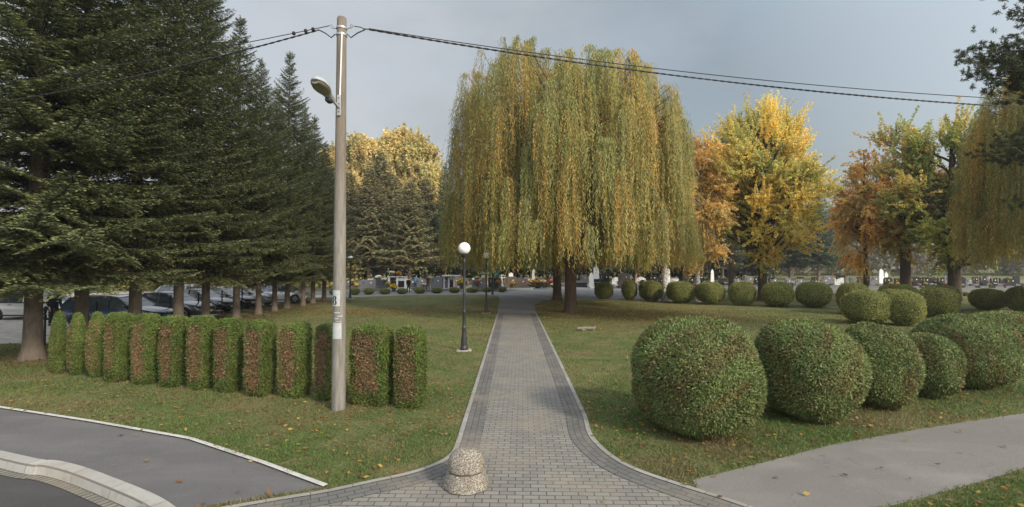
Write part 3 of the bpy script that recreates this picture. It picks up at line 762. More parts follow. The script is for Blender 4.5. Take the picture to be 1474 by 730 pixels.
prow = [(601, 92, 28.5, 4.4, 'tall yellow poplar with the broad rounded top behind the olive spruces'), (573, 94, 30.2, 4.6, 'tallest yellow poplar behind the olive spruces'), (545, 92, 27.4, 4.0, 'yellow poplar left of the tallest one, behind the olive spruces'), (515, 93, 28.6, 4.3, 'greenish yellow poplar just right of the concrete pole'), (486, 94, 27, 4.4, 'yellow poplar showing behind the last spruce and concrete pole')]
for i, (u, Y, H, R, lab) in enumerate(prow):
    loc = ((u - 737) / F * Y, Y, 0); sc = (R / 4.6, R / 4.6, H / 28.3)
    if i == 0: pop = two_part_tree('poplar_tree', cm, M['leaf'], wd, M['bark_dark'], lab, 'yellow poplars behind the cemetery', loc, 0, sc)
    else: place_copy(pop, loc, i * 1.1, sc, lab)

# far-off woods: one mass of leafy clumps on low mounds
def far_wood(name, x0, x1, y0, y1, h0, h1, n, leaf, pal, seed, step_nl=14):
    rg = np.random.default_rng(seed); c = Cards(); pal = np.array(pal)
    x = rg.uniform(x0, x1, n); y = rg.uniform(y0, y1, n); k = (y - y0) / (y1 - y0)
    top = (h0 + (h1 - h0) * vnoise(x, y * .4, 9, seed)) * (.75 + .5 * rg.random(n)); 
    for i in range(n):
        m = 130; u = rg.normal(size=(m, 3)); u = nrm(u) * (rg.random((m, 1)) ** .35)
        rr = rg.uniform(1.8, 3.2); P = u * [rr, rr, top[i] * .5] + [x[i], y[i], top[i] * .52]
        c.add(P, rg.normal(size=(m, 3)), nrand(rg, m), leaf * rg.uniform(.7, 1.3, m), leaf * .8, pal[rg.integers(0, len(pal))] * rg.uniform(.75, 1.25, (m, 1)))
    return tag(link_mesh(name, c.mesh(name), M['leaf']), kind='stuff')
far_wood('far_treeline', 42, 300, 118, 160, 10, 16, 620, 1.0, [(.27, .25, .19), (.3, .27, .21), (.25, .26, .18), (.32, .26, .2)], 5)
far_wood('scrub', -62, -20, 47, 62, 1.5, 4.5, 170, .4, [(.12, .13, .05), (.3, .26, .08), (.1, .11, .05), (.4, .28, .08)], 8)
far_wood('undergrowth', -55, 48, 86, 96, 7, 11, 360, .7, [(.035, .04, .018), (.05, .045, .022), (.06, .06, .03), (.028, .03, .016)], 6)
far_wood('far_wood', -170, -34, 70, 110, 9, 16, 420, .8, [(.06, .07, .03), (.1, .09, .04), (.22, .18, .06), (.04, .05, .02)], 7)

# ------------------------------------------------------------------ clipped shrubs and hedge columns
def clipped(seed, rx, ry, h, p=2.6, n=26000, leaf=.042, lw=.026, cols=((.035, .062, .014), (.085, .125, .028)), red=.12, foot=.62, brownfn=None, lump=.05, flat=0.0, gap=.0, zoff=.5, ragged=False):
    rg = np.random.default_rng(seed); rz_ = h * (1 - zoff) ; zc = h * zoff
    def surf(d):
        px = np.where(True, p, p)
        k = (np.abs(d[:, 0] / rx) ** p + np.abs(d[:, 1] / ry) ** p + np.abs(d[:, 2] / np.where(d[:, 2] > 0, rz_, zc)) ** p) ** (-1 / p)
        P = d * k[:, None]
        lo = np.clip(-P[:, 2] / zc, 0, 1); sh = 1 - (1 - foot) * lo ** 2.2
        P[:, 0] *= sh; P[:, 1] *= sh
        nn = nrm(np.sign(P) * np.abs(P / np.array([rx, ry, rz_])) ** (p - 1) / np.array([rx, ry, rz_]))
        bump = (np.sin(P[:, 0] * 5.1 / rx + seed) * np.sin(P[:, 1] * 4.3 / ry + 1.7 * seed) + np.sin(P[:, 2] * 6 / rz_ + P[:, 0] * 3 / rx + seed * .7)) * .5
        return P + nn * (bump * lump * min(rx, rz_))[:, None], nn
    d = nrm(rg.normal(size=(n, 3)) * [rx, ry, rz_]); P, nn = surf(d)
    P[:, 2] += zc
    hair = rg.random(n) ** 2
    P = P + nn * ((hair * .05 - .028)[:, None]) * (1 + gap)
    P[:, 2] = np.maximum(P[:, 2], .01)
    if ragged:   # bare hollows near the foot, dents and stray shoots
        hol = vnoise(P[:, 0] * 1.0 + P[:, 1] + seed, P[:, 2] * .6, .3, seed + 4)
        keep = ~((P[:, 2] < .24 * h) & (rg.random(n) < np.clip((.26 * h - P[:, 2]) / (.26 * h) * 1.5 * (hol * 1.8), 0, .96)))
        dent = vnoise(P[:, 0] - P[:, 1] * .8 + seed * 2, P[:, 2] + P[:, 1] * .5, .17, seed + 5)
        P = P - nn * (np.clip(dent - .55, 0, 1) * .22)[:, None]
        stray = rg.random(n) < .012; P = P + nn * (stray * rg.random(n) * .07)[:, None]
        P, nn, hair = P[keep], nn[keep], hair[keep]; n = len(P); P[:, 2] = np.maximum(P[:, 2], .01)
    D = nn * .15 + rg.normal(0, .6, (n, 3)) + np.array([0, 0, .15]); 
    c1, c2 = np.array(cols[0]), np.array(cols[1])
    v = (vnoise(P[:, 0] + P[:, 2] * .7 + seed, P[:, 1] - P[:, 2] * .6, .22, seed) * .75 + rg.random(n) * .36)[:, None]
    C = c1 * (1 - v) + c2 * v
    rm = vnoise(P[:, 0] * 1.1 + P[:, 1] + seed * 3, P[:, 2] * 1.2 - P[:, 1], .26, seed + 9)
    isr = rg.random(n) < red * np.clip((rm - .35) * 4, 0, 2.2)
    C[isr] = C[isr] * .45 + np.array([.20, .11, .05]) * .55 * rg.uniform(.7, 1.3, (isr.sum(), 1))
    if brownfn is not None:
        bm_ = rg.random(n) < brownfn(P, nn, rg)
        C[bm_] = np.array([[.27, .16, .09], [.22, .15, .08], [.33, .19, .11], [.18, .14, .07]])[rg.integers(0, 4, bm_.sum())] * rg.uniform(.6, 1.35, (bm_.sum(), 1))
    C = C * rg.uniform(.82, 1.18, (n, 1))
    c = Cards(); c.add(P, D, nn + rg.normal(0, .38, (n, 3)), leaf * rg.uniform(.6, 1.4, n), lw * rg.uniform(.8, 1.2, n), C)
    me = c.mesh('foliage', .5)
    # inner body of twigs
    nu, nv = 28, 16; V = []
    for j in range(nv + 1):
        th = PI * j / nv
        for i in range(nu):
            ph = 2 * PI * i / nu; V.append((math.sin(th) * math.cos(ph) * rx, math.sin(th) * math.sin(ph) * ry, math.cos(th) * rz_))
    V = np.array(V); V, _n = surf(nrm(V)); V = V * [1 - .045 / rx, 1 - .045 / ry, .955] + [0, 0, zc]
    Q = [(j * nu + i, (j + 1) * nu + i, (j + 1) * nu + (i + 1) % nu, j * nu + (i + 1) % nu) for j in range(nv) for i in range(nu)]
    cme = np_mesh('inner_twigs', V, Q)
    st = MB(); st.tube([(.02, 0, -.03), (rx * .1, 0, h * .12), (rx * .2, .03, h * .3)], [.03, .024, .018], 7)
    return me, cme, st
def shrub(name, meshes, label, group, loc, rz=0, sc=(1, 1, 1), cat='shrub', nstem=1):
    t = empty(name, loc, rz, sc); tag(t, label, cat, group)
    link_mesh('foliage', meshes[0], M['hedge'], t); link_mesh('inner_twigs', meshes[1], M['core'], t); st = meshes[2].build('stem', M['twig'], t, True)
    for k in range(nstem - 1):
        c = st.copy(); COL.objects.link(c); c.parent = t; c.rotation_euler = (0, 0, 6.283 * (k + 1) / nstem); c.location = (.04 * math.cos(k * 2), .04 * math.sin(k * 2), 0)
    return t
GB = 'big clipped thuja balls beside the side path'
big = [ # u,Y,rx,h,n,label
    (1001, 8.45, 1.07, 1.88, 80000, 'largest clipped round thuja, nearest the paved path', 2.7, 4),
    (1157, 9.15, .93, 1.80, 62000, 'big clipped round thuja next to the largest one, reddish on its side', 2.5, 5),
    (1260, 9.75, .70, 1.66, 42000, 'upright egg shaped clipped thuja with bare twigs showing at its foot', 2.3, 6),
    (1333, 10.5, .58, 1.36, 56000, 'smallest and lowest of the clipped thujas in the row beside the side path', 2.4, 7),
    (1383, 11.4, 1.00, 1.68, 60000, 'broad flat domed clipped thuja behind the smallest one', 2.3, 8),
    (1452, 12.7, 1.12, 1.62, 56000, 'clipped thuja at the end of the row, cut by the picture edge', 2.4, 9)]
for (u, Y, r, h, n, lab, p, sd_) in big:
    ms = clipped(sd_, r, r * .95, h, p, n, foot=.78, cols=((.10, .135, .045), (.225, .285, .095)), red=.42, lump=.075, zoff=.44, leaf=.05, lw=.02)
    shrub('clipped_thuja', ms, lab, GB, ((u - 737) / F * Y, Y, 0), sd_, nstem=4)
YG = ((.17, .19, .05), (.30, .31, .095))
vr = [clipped(20 + i, 1, 1, 1.5, 2.9, 15000, .06, .04, YG, red=.10, foot=[.62, .5, .7][i], lump=.05) for i in range(3)]
sprot = [None] * 3
def yshrub(u, Y, wpx, vt, k, label, group):
    """wpx: width in px; vt: top row in the photograph"""
    x, y, zt = AT(u, vt, Y); th = math.atan2(abs(x), Y); r = wpx / 2 / F * Y * math.cos(th) ** .6
    sc = (r, r * .95, zt / 1.5)
    if sprot[k] is None: sprot[k] = shrub('clipped_shrub', vr[k], label, group, (x, y, 0), k, sc)
    else: place_copy(sprot[k], (x, y, 0), k + u * .13, sc, label, group)
RG = 'clipped shrubs in the row along the cross road'
for i, (u, vb, wpx, vt, lab) in enumerate([
    (869, 431.5, 26, 407, 'darkest clipped shrub, first of the row right of the willow trunks'), (906, 433, 22, 404, 'narrowest, barrel shaped clipped shrub in the row'),
    (937, 434, 32, 405.5, 'clipped shrub immediately left of the white birch trunk'), (979, 437, 39, 406, 'clipped shrub immediately right of the white birch trunk'),
    (1022, 439, 39, 407, 'clipped shrub in front of the orange birch, fifth in the row'), (1068, 440.5, 37, 406.5, 'clipped shrub left of the yellow ginkgo trunk'),
    (1119, 442.5, 46, 407, 'clipped shrub just right of the yellow ginkgo trunk, bare twigs at its foot'), (1171, 443.5, 48, 407, 'clipped shrub standing on bare stems at the row end, before the group of shrubs')]):
    Y = 1972 / (vb - 381) + .6
    yshrub(u, Y, wpx, vt, i % 3, lab, RG)
CG = 'clipped shrubs in the group on the lawn'
for i, (u, Y, wpx, vt, lab) in enumerate([
    (1246, 23.2, 64, 419.5, 'large dark sided clipped shrub at the front of the group on the lawn'), (1302, 22.6, 55, 421.5, 'heart shaped clipped shrub on bare stems, front of the group'),
    (1228, 27.5, 44, 408.5, 'tall clipped shrub at the back corner of the group'), (1346, 26.0, 60, 415, 'clipped shrub at the end of the group behind the heart shaped one'),
    (1292, 30.5, 52, 410, 'clipped shrub mostly hidden at the back middle of the group'), (1352, 30.0, 50, 411.5, 'clipped shrub hidden at the back of the group before the thick trunk'),
    (1290, 26.5, 56, 417.5, 'clipped shrub in the centre of the group behind the heart shaped one')]):
    yshrub(u, Y, wpx, vt, [0, 1, 2, 0, 2, 0, 2][i], lab, CG)
EG = 'clipped shrubs near the picture edge'
yshrub(1422, 30.5, 47, 416.5, 2, 'clipped shrub standing alone between the group and the picture edge', EG)
yshrub(1471, 28.5, 42, 414, 0, 'clipped shrub cut off by the picture edge', EG)
yshrub(1049, 44, 11, 426, 0, 'tiny low clipped shrub seen between two larger ones', 'small shrubs by the graves')
yshrub(1388, 44, 12, 420.5, 1, 'tiny low shrub behind the thick forked trunk', 'small shrubs by the graves')
yshrub(1447, 43, 12, 420, 1, 'tiny low shrub between the last two clipped shrubs', 'small shrubs by the graves')
LG = 'small clipped box shrubs before the graves'
for i, (u, vb, wpx, vt) in enumerate([(482, 425, 15, 414.5), (511, 425, 14, 414.8), (531, 424.5, 15, 414.8), (554, 424, 15, 415), (579, 423.8, 15, 415.3), (604.5, 423, 16, 414), (629, 422.6, 16, 414), (654, 422, 15.5, 413.6), (680, 421.6, 16, 413.8), (701, 420.7, 14, 413.6), (723, 421, 12, 413)]):
    lab = 'small clipped box shrub before the graves, %s counted from the concrete pole' % ordn[max(0, i - 1)]
    if i == 0: lab = 'small clipped box shrub before the graves, hidden behind the concrete pole'
    if i == 10: lab = 'small clipped box shrub standing nearest the paved path'
    yshrub(u, 1972 / (vb - 381) + .5, wpx, vt, i % 3, lab, LG)

# hedge columns
HP = ((.065, .105, .024), (.155, .215, .05))
def brown_front(w_, lo, amount):
    def f(P, nn, rg):
        front = (nn[:, 1] < -.35)
        edge = np.clip(1.2 - np.abs(P[:, 0] + .02) / w_ * 1.15 + (vnoise(P[:, 0] * 2, P[:, 2], .12, int(lo * 99)) - .5) * .9, 0, 1)
        zz = np.clip((P[:, 2] - lo) * 6, 0, 1) * np.clip((1.54 - P[:, 2]) * 7, 0, 1)
        return front * np.clip(edge * 1.5, 0, 1) * zz * amount + (1 - front) * .03
    return f
hx = [(87, 541, 22, 449, 0.1), (114, 543, 25, 450, .35), (142, 546, 28, 451, .55), (174, 551, 36, 452, .7), (213.5, 555, 38, 454, .9), (253, 559, 38, 455, .9), (293, 563, 38, 458, .92), (332, 567, 38, 460, .92), (377, 572, 44, 463, .92), (427, 574, 48, 466, .92), (473, 578, 38, 470, .9), (537, 586, 66, 471, .95), (592, 590, 52, 473, .8)]
hord = ['slimmest, wholly green', 'second'] 
row_dir = math.atan2(-2.95, 9.7)
for i, (u, vb, wpx, vt, br) in enumerate(hx):
    x, y = G(u, vb); y += .22; x = (u - 737) / F * y
    zt = AT(u, vt + [0, 1.5, -1, .5][i % 4], y)[2]
    wd_ = wpx / F * y * (.73 if i > 2 else .84)
    if i == 0: lab = 'slimmest clipped thuja column, wholly green, next to the thick spruce trunk'
    elif i == 12: lab = 'brownish clipped thuja column nearest the globe lamp, end of the hedge row'
    elif i == 11: lab = 'widest clipped thuja column with brown front, just right of the concrete pole'
    elif i == 10: lab = 'clipped thuja column partly hidden behind the concrete pole'
    elif i == 9: lab = 'clipped thuja column immediately left of the concrete pole, brown on its front'
    else: lab = 'clipped thuja column, %s from the thick spruce trunk%s' % (ordn[i], ', green with little brown' if i < 3 else ', dead brown patch on its front')
    w2 = max(.14, wd_ / 2)
    if i == 11: w2 = .40
    ms = clipped(100 + i, w2, min(.23, w2 * .95), zt, [6.5, 8.0, 7.0, 9.0][i % 4] if i > 2 else 1.9, int(11000 + 32000 * w2 / .4), .040, .018, HP, red=.14, foot=.95, brownfn=brown_front(w2 * [1, .85, 1.1, .95][i % 4], .06 + .05 * (i % 4), br), lump=.07, zoff=.5 if i > 2 else .38)
    shrub('hedge_column', ms, lab, 'clipped thuja columns in the hedge row', (x, y, 0), row_dir, (1, 1, 1), 'hedge')

# ------------------------------------------------------------------ hard surface materials
M['concrete'] = simple('weathered_concrete', (.36, .32, .27), .9, .25, 5, bstr=.4, c2=(.47, .43, .37), det=8)
M['pole_concrete'] = None
def mat_pole():
    m, nt, out = newmat('pole_concrete')
    v = coords(nt, False); n1 = noise(nt, mapping(nt, v, (1, 1, .12)), 14, 6, .7); n2 = noise(nt, v, 60, 3, .7)
    sep = nt.nodes.new('ShaderNodeSeparateXYZ'); nt.links.new(v, sep.inputs[0])
    col = ramp(nt, n1, [(.3, (.13, .12, .105)), (.55, (.23, .215, .195)), (.75, (.32, .30, .27))])
    col = mixc(nt, ramp(nt, n2, [(.55, (0, 0, 0)), (.7, (.5, .5, .5))]), col, (.17, .15, .13))
    up = N(nt, 'ShaderNodeMapRange'); up.inputs[1].default_value = 3.4; up.inputs[2].default_value = 5.2; up.inputs[4].default_value = .62
    nt.links.new(sep.outputs[2], up.inputs[0])
    col = mixc(nt, up.outputs[0], col, mixc(nt, n1, (.13, .10, .075), (.22, .175, .135)))
    finish(nt, out, col, .9, .2, bump=n2, bstr=.4, bdist=.01); return m
M['pole_concrete'] = mat_pole()
def mat_aggregate():
    m, nt, out = newmat('washed_pebble_concrete')
    v = coords(nt, False)
    vo = nt.nodes.new('ShaderNodeTexVoronoi'); vo.inputs['Scale'].default_value = 80; nt.links.new(v, vo.inputs['Vector'])
    ve = nt.nodes.new('ShaderNodeTexVoronoi'); ve.feature = 'DISTANCE_TO_EDGE'; ve.inputs['Scale'].default_value = 80; nt.links.new(v, ve.inputs['Vector'])
    sep = nt.nodes.new('ShaderNodeSeparateColor'); nt.links.new(vo.outputs['Color'], sep.inputs[0])
    col = ramp(nt, sep.outputs[0], [(.0, (.15, .125, .10)), (.18, (.30, .26, .2)), (.45, (.40, .36, .3)), (.65, (.47, .45, .4)), (.8, (.22, .18, .14)), (.93, (.58, .56, .5))], 'CONSTANT')
    col = mixc(nt, ramp(nt, ve.outputs[0], [(.0, (.85, .85, .85)), (.11, (0, 0, 0))]), col, (.17, .145, .115))
    finish(nt, out, col, .75, .3, bump=ve.outputs[0], bstr=.9, bdist=.02); return m
M['aggregate'] = mat_aggregate()
M['black_iron'] = simple('black_painted_iron', (.028, .029, .032), .45, .2, 6, spec=.5)
M['opal'] = simple('white_opal_globe', (.86, .86, .84), .25, .02, 3, spec=.5)
M['galv'] = simple('galvanised_steel', (.42, .43, .44), .4, .12, 12, metal=.6)
M['grey_housing'] = simple('grey_lamp_housing', (.36, .38, .40), .35, .1, 8, spec=.5)
M['lens'] = simple('yellowed_lamp_glass', (.19, .175, .12), .2, .15, 8, spec=.6)
M['dark_plastic'] = simple('dark_plastic', (.03, .03, .03), .5, .2, 8)
M['white_pipe'] = simple('white_conduit', (.74, .74, .72), .5, .06, 5)
M['paper'] = simple('weathered_paper', (.40, .42, .43), .8, .16, 22)
M['ink'] = simple('black_ink', (.015, .015, .015), .7, .1, 8)
M['cable'] = simple('black_cable', (.03, .03, .033), .6, .1, 6)
M['wood_old'] = simple('weathered_wood', (.2, .17, .15), .9, .3, 12, bstr=.5)

# ------------------------------------------------------------------ utility pole
px_, py_ = G(489, 592); py_ += .12; px_ = (489 - 737) / F * py_
pole = tag(empty('utility_pole', (px_, py_, 0)), 'tall round concrete utility pole carrying a street lamp and the cables, among the hedge columns', 'pole')
PH = 7.95
def prad(z): return .135 - .042 * z / PH
b = MB(); b.lathe([(prad(0), -.1)] + [(prad(z), z) for z in np.linspace(.02, PH - .03, 14)] + [(prad(PH) - .015, PH)], n=24); b.build('shaft', M['pole_concrete'], pole, True)
def wrap_patch(name, z0, z1, a0, a1, mat, th=.003, parent=None):
    mb = MB(); rs = []
    for k in range(9):
        a = a0 + (a1 - a0) * k / 8; r0, r1 = prad(z0) + .002, prad(z1) + .002
        rs.append([((r0) * math.cos(a), r0 * math.sin(a), z0), ((r0 + th) * math.cos(a), (r0 + th) * math.sin(a), z0), ((r1 + th) * math.cos(a), (r1 + th) * math.sin(a), z1), (r1 * math.cos(a), r1 * math.sin(a), z1)])
    mb.rings(rs); return mb.build(name, mat, parent or pole)
def zp(v): return AT(489, v, py_ - .12)[2]
fa = math.atan2(-py_, -px_)   # angle that faces the camera
plate = wrap_patch('number_plate', zp(441), zp(418), fa - 1.45, fa + .1, M['paper'])
# bold figure 8 wrapped round the shaft
dg8 = MB(); zc8 = zp(432.5); hh = zp(426) - zp(439.5)
for (cz, ry_, rx_) in ((hh * .24, hh * .25, hh * .235), (-hh * .235, hh * .275, hh * .27)):
    rs = []
    for k in range(25):
        t = 2 * PI * k / 24; th = .012 + .020 * abs(math.cos(t)); ring = []
        for rr, dd in ((1, 0), (1, 1)):
            pass
        for ro, rad_ in ((0, .0055), (0, .0075), (-1, .0075), (-1, .0055)):
            ex = (rx_ + ro * th) * math.cos(t); ez = cz + (ry_ + ro * th * .6) * math.sin(t); R0 = prad(zc8) + rad_
            a = fa - .78 + ex / R0; ring.append((R0 * math.cos(a), R0 * math.sin(a), zc8 + ez))
        rs.append(ring)
    dg8.rings(rs, cap=False)
dg8.build('numeral', M['ink'], plate)
wrap_patch('paper_notice', zp(488), zp(465), fa - 1.1, fa + .35, M['paper'])
for (va, vb, a, b2) in ((451, 449.5, -.9, .1), (456, 454.5, -.3, .5), (459.5, 458, -.8, -.1), (463.5, 462.8, -.5, .4)):
    wrap_patch('torn_sticker', zp(vb + 1) if vb > va else zp(va), zp(vb), fa + a, fa + b2, M['paper'])
mb = MB(); mb.tube([((prad(z) + .018) * math.cos(fa + .05 - .25 * ((7.65 - z) / 1.4)), (prad(z) + .018) * math.sin(fa + .05 - .25 * ((7.65 - z) / 1.4)), z) for z in np.linspace(6.25, 7.6, 9)], .016, 8); mb.build('conduit', M['white_pipe'], pole, True)
# clamps, hooks, insulators
mb = MB()
for z in (7.72, 7.58): mb.lathe([(prad(z) + .012, z - .02), (prad(z) + .016, z), (prad(z) + .012, z + .02)], n=20)
mb.build('clamp_band', M['galv'], pole, True)
for sx in (-1, 1):
    mb = MB(); mb.tube([(sx * .1, 0, 7.72), (sx * .2, 0, 7.74), (sx * .235, 0, 7.78), (sx * .2, 0, 7.81), (sx * .17, 0, 7.77)], .011, 6); mb.build('hook', M['galv'], pole, True)
    mb = MB(); mb.tube([(sx * .12, -.02, 7.6), (sx * .2, -.03, 7.52), (sx * .33, -.02, 7.62), (sx * .48, 0, 7.70)], .012, 6); mb.build('jumper_cable', M['cable'], pole, True)
mb = MB(); mb.tube([(.42, 0, 7.735), (.55, 0, 7.715)], .024, 8); mb.build('cable_joint', M['galv'], pole, True)
# bracket + lamp head
lb = MB(); zb = 6.12; bx_, by_ = .12 * math.cos(fa - .35), .12 * math.sin(fa - .35)
lb.box((bx_ * 1.02, by_ * 1.02, zb - .02), (.075, .03, .42), rz=fa - .35 + PI / 2, bev=.006); br_ = lb.build('lamp_bracket', M['galv'], pole)
bo_ = MB()
for dz in (-.16, .0, .12): bo_.lathe([(.012, dz), (.012, dz + .012)], (bx_ * 1.2, by_ * 1.2, zb), 8)
bo_.build('bolt', M['dark_plastic'], br_)
arm = MB(); a0 = Vector((bx_ * 1.15, by_ * 1.15, zb - .06)); dirv = Vector((-.16, -.95, .26)).normalized(); a1 = a0 + dirv * .34
arm.tube([a0, a0 + dirv * .17 + Vector((0, 0, .0)), a1], .03, 10); arm.build('lamp_arm', M['grey_housing'], pole, True)
def lamp_head(base, d, L):
    side = d.cross(Vector((0, 0, 1))).normalized(); up = side.cross(d).normalized()
    h = MB(); l = MB(); rs, rl = [], []
    for t, wv, hu, hd in ((-.02, .05, .05, .05), (.0, .07, .07, .07), (.25, .085, .085, .07), (.42, .13, .12, .03), (.6, .165, .14, .02), (.8, .15, .12, .02), (.93, .10, .08, .015), (1, .03, .03, .01)):
        c = base + d * (L * t)
        rs.append([c + side * (wv * math.cos(a)) + up * ((hu if math.sin(a) > 0 else hd) * math.sin(a)) for a in [2 * PI * k / 20 for k in range(20)]])
    h.rings(rs)
    for t, wv in ((.38, .10), (.5, .145), (.65, .158), (.8, .135), (.92, .08)):
        c = base + d * (L * t)
        rl.append([c + side * (wv * math.cos(a)) + up * (-.022 + (.0 if math.sin(a) > 0 else .05) * math.sin(a)) for a in [2 * PI * k / 16 for k in range(16)]])
    l.rings(rl)
    hd_ = h.build('lamp_head', M['grey_housing'], pole, True); l.build('lamp_glass', M['lens'], hd_, True)
lamp_head(a1 - dirv * .1, Vector((-.14, -.95, .27)).normalized(), .66)
g_ = MB(); g_.box(tuple(a1 - Vector((0, 0, .08)) + dirv * .02), (.11, .16, .09), bev=.02); g_.build('ballast_box', M['dark_plastic'], pole)

# overhead cables
def cable(name, p0, p1, sag, rad, label, group, n=48, twist=0.0):
    t = MB(); pts = [(p0[0] + (p1[0] - p0[0]) * s, p0[1] + (p1[1] - p0[1]) * s, p0[2] + (p1[2] - p0[2]) * s - sag * 4 * s * (1 - s)) for s in np.linspace(0, 1, n)]
    if not twist: t.tube(pts, rad, 6)
    else:
        m = n * 10; P = np.array([np.interp(np.linspace(0, n - 1, m), range(n), [p[k] for p in pts]) for k in range(3)]).T
        for ph in (0, PI):
            a = np.arange(m) * 1.1 + ph; t.tube([tuple(P[i] + np.array([0, math.cos(a[i]), math.sin(a[i])]) * rad * .9) for i in range(m)], rad, 4)
    o = t.build(name, M['cable'], None, True); tag(o, label, 'cable', group)
    return o
top = Vector((px_, py_, 7.75)); GC = 'overhead cables on the concrete pole'
cable('overhead_cable', (px_ + .5, py_ + .04, 7.73), (32, 13, 7.75), 1.16, .011, 'thick twisted overhead cable running from the pole top across the willow', GC, 60, 1)
cable('overhead_cable', (px_ + .25, py_ + .02, 7.78), (32, 13.15, 8.0), 1.08, .009, 'thin overhead cable just above the thick twisted one', GC)
cable('overhead_cable', (px_ - .48, py_ + .02, 7.70), (-35, 12, 7.75), 1.86, .010, 'thick overhead cable running from the pole towards the spruces', GC, 60, 1)
cb = cable('overhead_cable', (px_ - .25, py_, 7.78), (-35, 12.1, 7.95), 1.35, .008, 'thin overhead cable with black insulators, above the thick one towards the spruces', GC)
for s in (.011, .016, .024):
    q = (px_ - .25 + (-35 - px_) * s, py_ + 2.6 * s, 7.78 - 1.35 * 4 * s * (1 - s)); i_ = MB(); i_.tube([(q[0] - .035, q[1], q[2]), (q[0] - .02, q[1], q[2]), (q[0] + .02, q[1], q[2]), (q[0] + .035, q[1], q[2])], [.012, .04, .04, .012], 8); i_.build('insulator', M['dark_plastic'], cb, True)

# ------------------------------------------------------------------ globe lamps
def globe_lamp(name, loc, label):
    t = tag(empty(name, loc), label, 'street lamp', 'black globe lamps along the paths')
    mb = MB(); mb.box((0, 0, .015), (.5, .42, .04), rz=.1, bev=.012); mb.build('footing', M['concrete'], t)
    mb = MB(); mb.lathe([(.14, .05), (.14, .10), (.11, .13), (.10, .2), (.098, .38), (.085, .5), (.07, .62), (.062, .72), (.075, .75), (.078, .78), (.062, .81), (.055, .9), (.055, 1.28), (.066, 1.3), (.07, 1.33), (.055, 1.36)], n=18); ped = mb.build('pedestal', M['black_iron'], t, True)
    fl = MB()
    for k in range(12):
        a = k * PI / 6; fl.tube([(.1 * math.cos(a), .1 * math.sin(a), .16), (.062 * math.cos(a), .062 * math.sin(a), .68)], .008, 5)
    fl.build('fluting', M['black_iron'], ped, True)
    mb = MB(); mb.lathe([(.05, 1.34), (.046, 1.9), (.052, 1.92), (.052, 1.95), (.044, 1.97), (.04, 2.95), (.05, 2.97), (.05, 3.02), (.042, 3.05), (.04, 3.13)], n=16); mb.build('post', M['black_iron'], t, True)
    mb = MB(); mb.lathe([(.045, 3.12), (.075, 3.15), (.10, 3.2), (.12, 3.24), (.125, 3.27), (.10, 3.275)], n=18); mb.build('globe_holder', M['black_iron'], t, True)
    mb = MB(); mb.lathe([(.205 * math.sin(a), 3.45 - .205 * math.cos(a)) for a in np.linspace(.5, PI - .02, 18)], n=28); mb.build('globe', M['opal'], t, True)
    return t
gl = globe_lamp('globe_lamp', (*G(668, 505), 0), 'black lamp post with a white globe on the lawn left of the path, nearest one')
for loc, lab in (((*G(700, 451), 0), 'slim black globe lamp post half way along the path, its globe hidden in the willow'), ((*G(709, 424.5), 0), 'black globe lamp post at the path end before the green board'), ((*G(504, 430), 0), 'black lamp post at the end of the cross road just right of the concrete pole')):
    c = copy_tree(gl); c.location = loc; c['label'] = lab

# ------------------------------------------------------------------ bollard
bxp = AT(671, 700, 6.27); t = tag(empty('stone_bollard', (bxp[0], 6.27, .01), .3), 'squat domed pebble concrete bollard with a groove, standing on the paving at the path mouth', 'bollard')
mb = MB(); rs = []
for r, z in ((.285, 0), (.30, .012), (.292, .05), (.27, .12), (.25, .185), (.235, .203)):
    rs.append([(r * math.cos(a) * (1 + .02 * math.cos(8 * a)), r * math.sin(a) * (1 + .02 * math.cos(8 * a)), z) for a in [2 * PI * k / 48 for k in range(48)]])
mb.rings(rs); mb.build('base', M['aggregate'], t, True)
mb = MB(); mb.lathe([(.205, .200), (.208, .222)], n=40); mb.build('groove', M['aggregate'], t, True)
mb = MB(); mb.lathe([(.225, .218), (.244, .232), (.243, .27)] + [(.243 * math.cos(a) ** .75, .27 + .205 * math.sin(a)) for a in np.linspace(.12, 1.5, 11)] + [(.012, .476)], n=48); mb.build('dome', M['aggregate'], t, True)
# fallen log on the lawn
lx, ly = G(844, 476); t = tag(empty('fallen_log', (lx, ly, 0), .06), 'short weathered grey log lying on the lawn right of the path', 'log')
mb = MB(); mb.tube([(-.42, 0, .09), (-.2, .01, .10), (.1, -.01, .11), (.34, 0, .10)], [.06, .075, .07, .06], 9); mb.build('bark_wood', M['wood_old'], t, True)
mb = MB(); mb.tube([(.28, -.05, .04), (.36, 0, .12), (.42, .02, .2)], [.05, .045, .03], 7); mb.build('branch_stub', M['wood_old'], t, True)
mb = MB(); mb.tube([(-.2, -.09, .03), (-.02, .0, .06)], [.035, .045], 6); mb.build('root_stub', M['wood_old'], t, True)

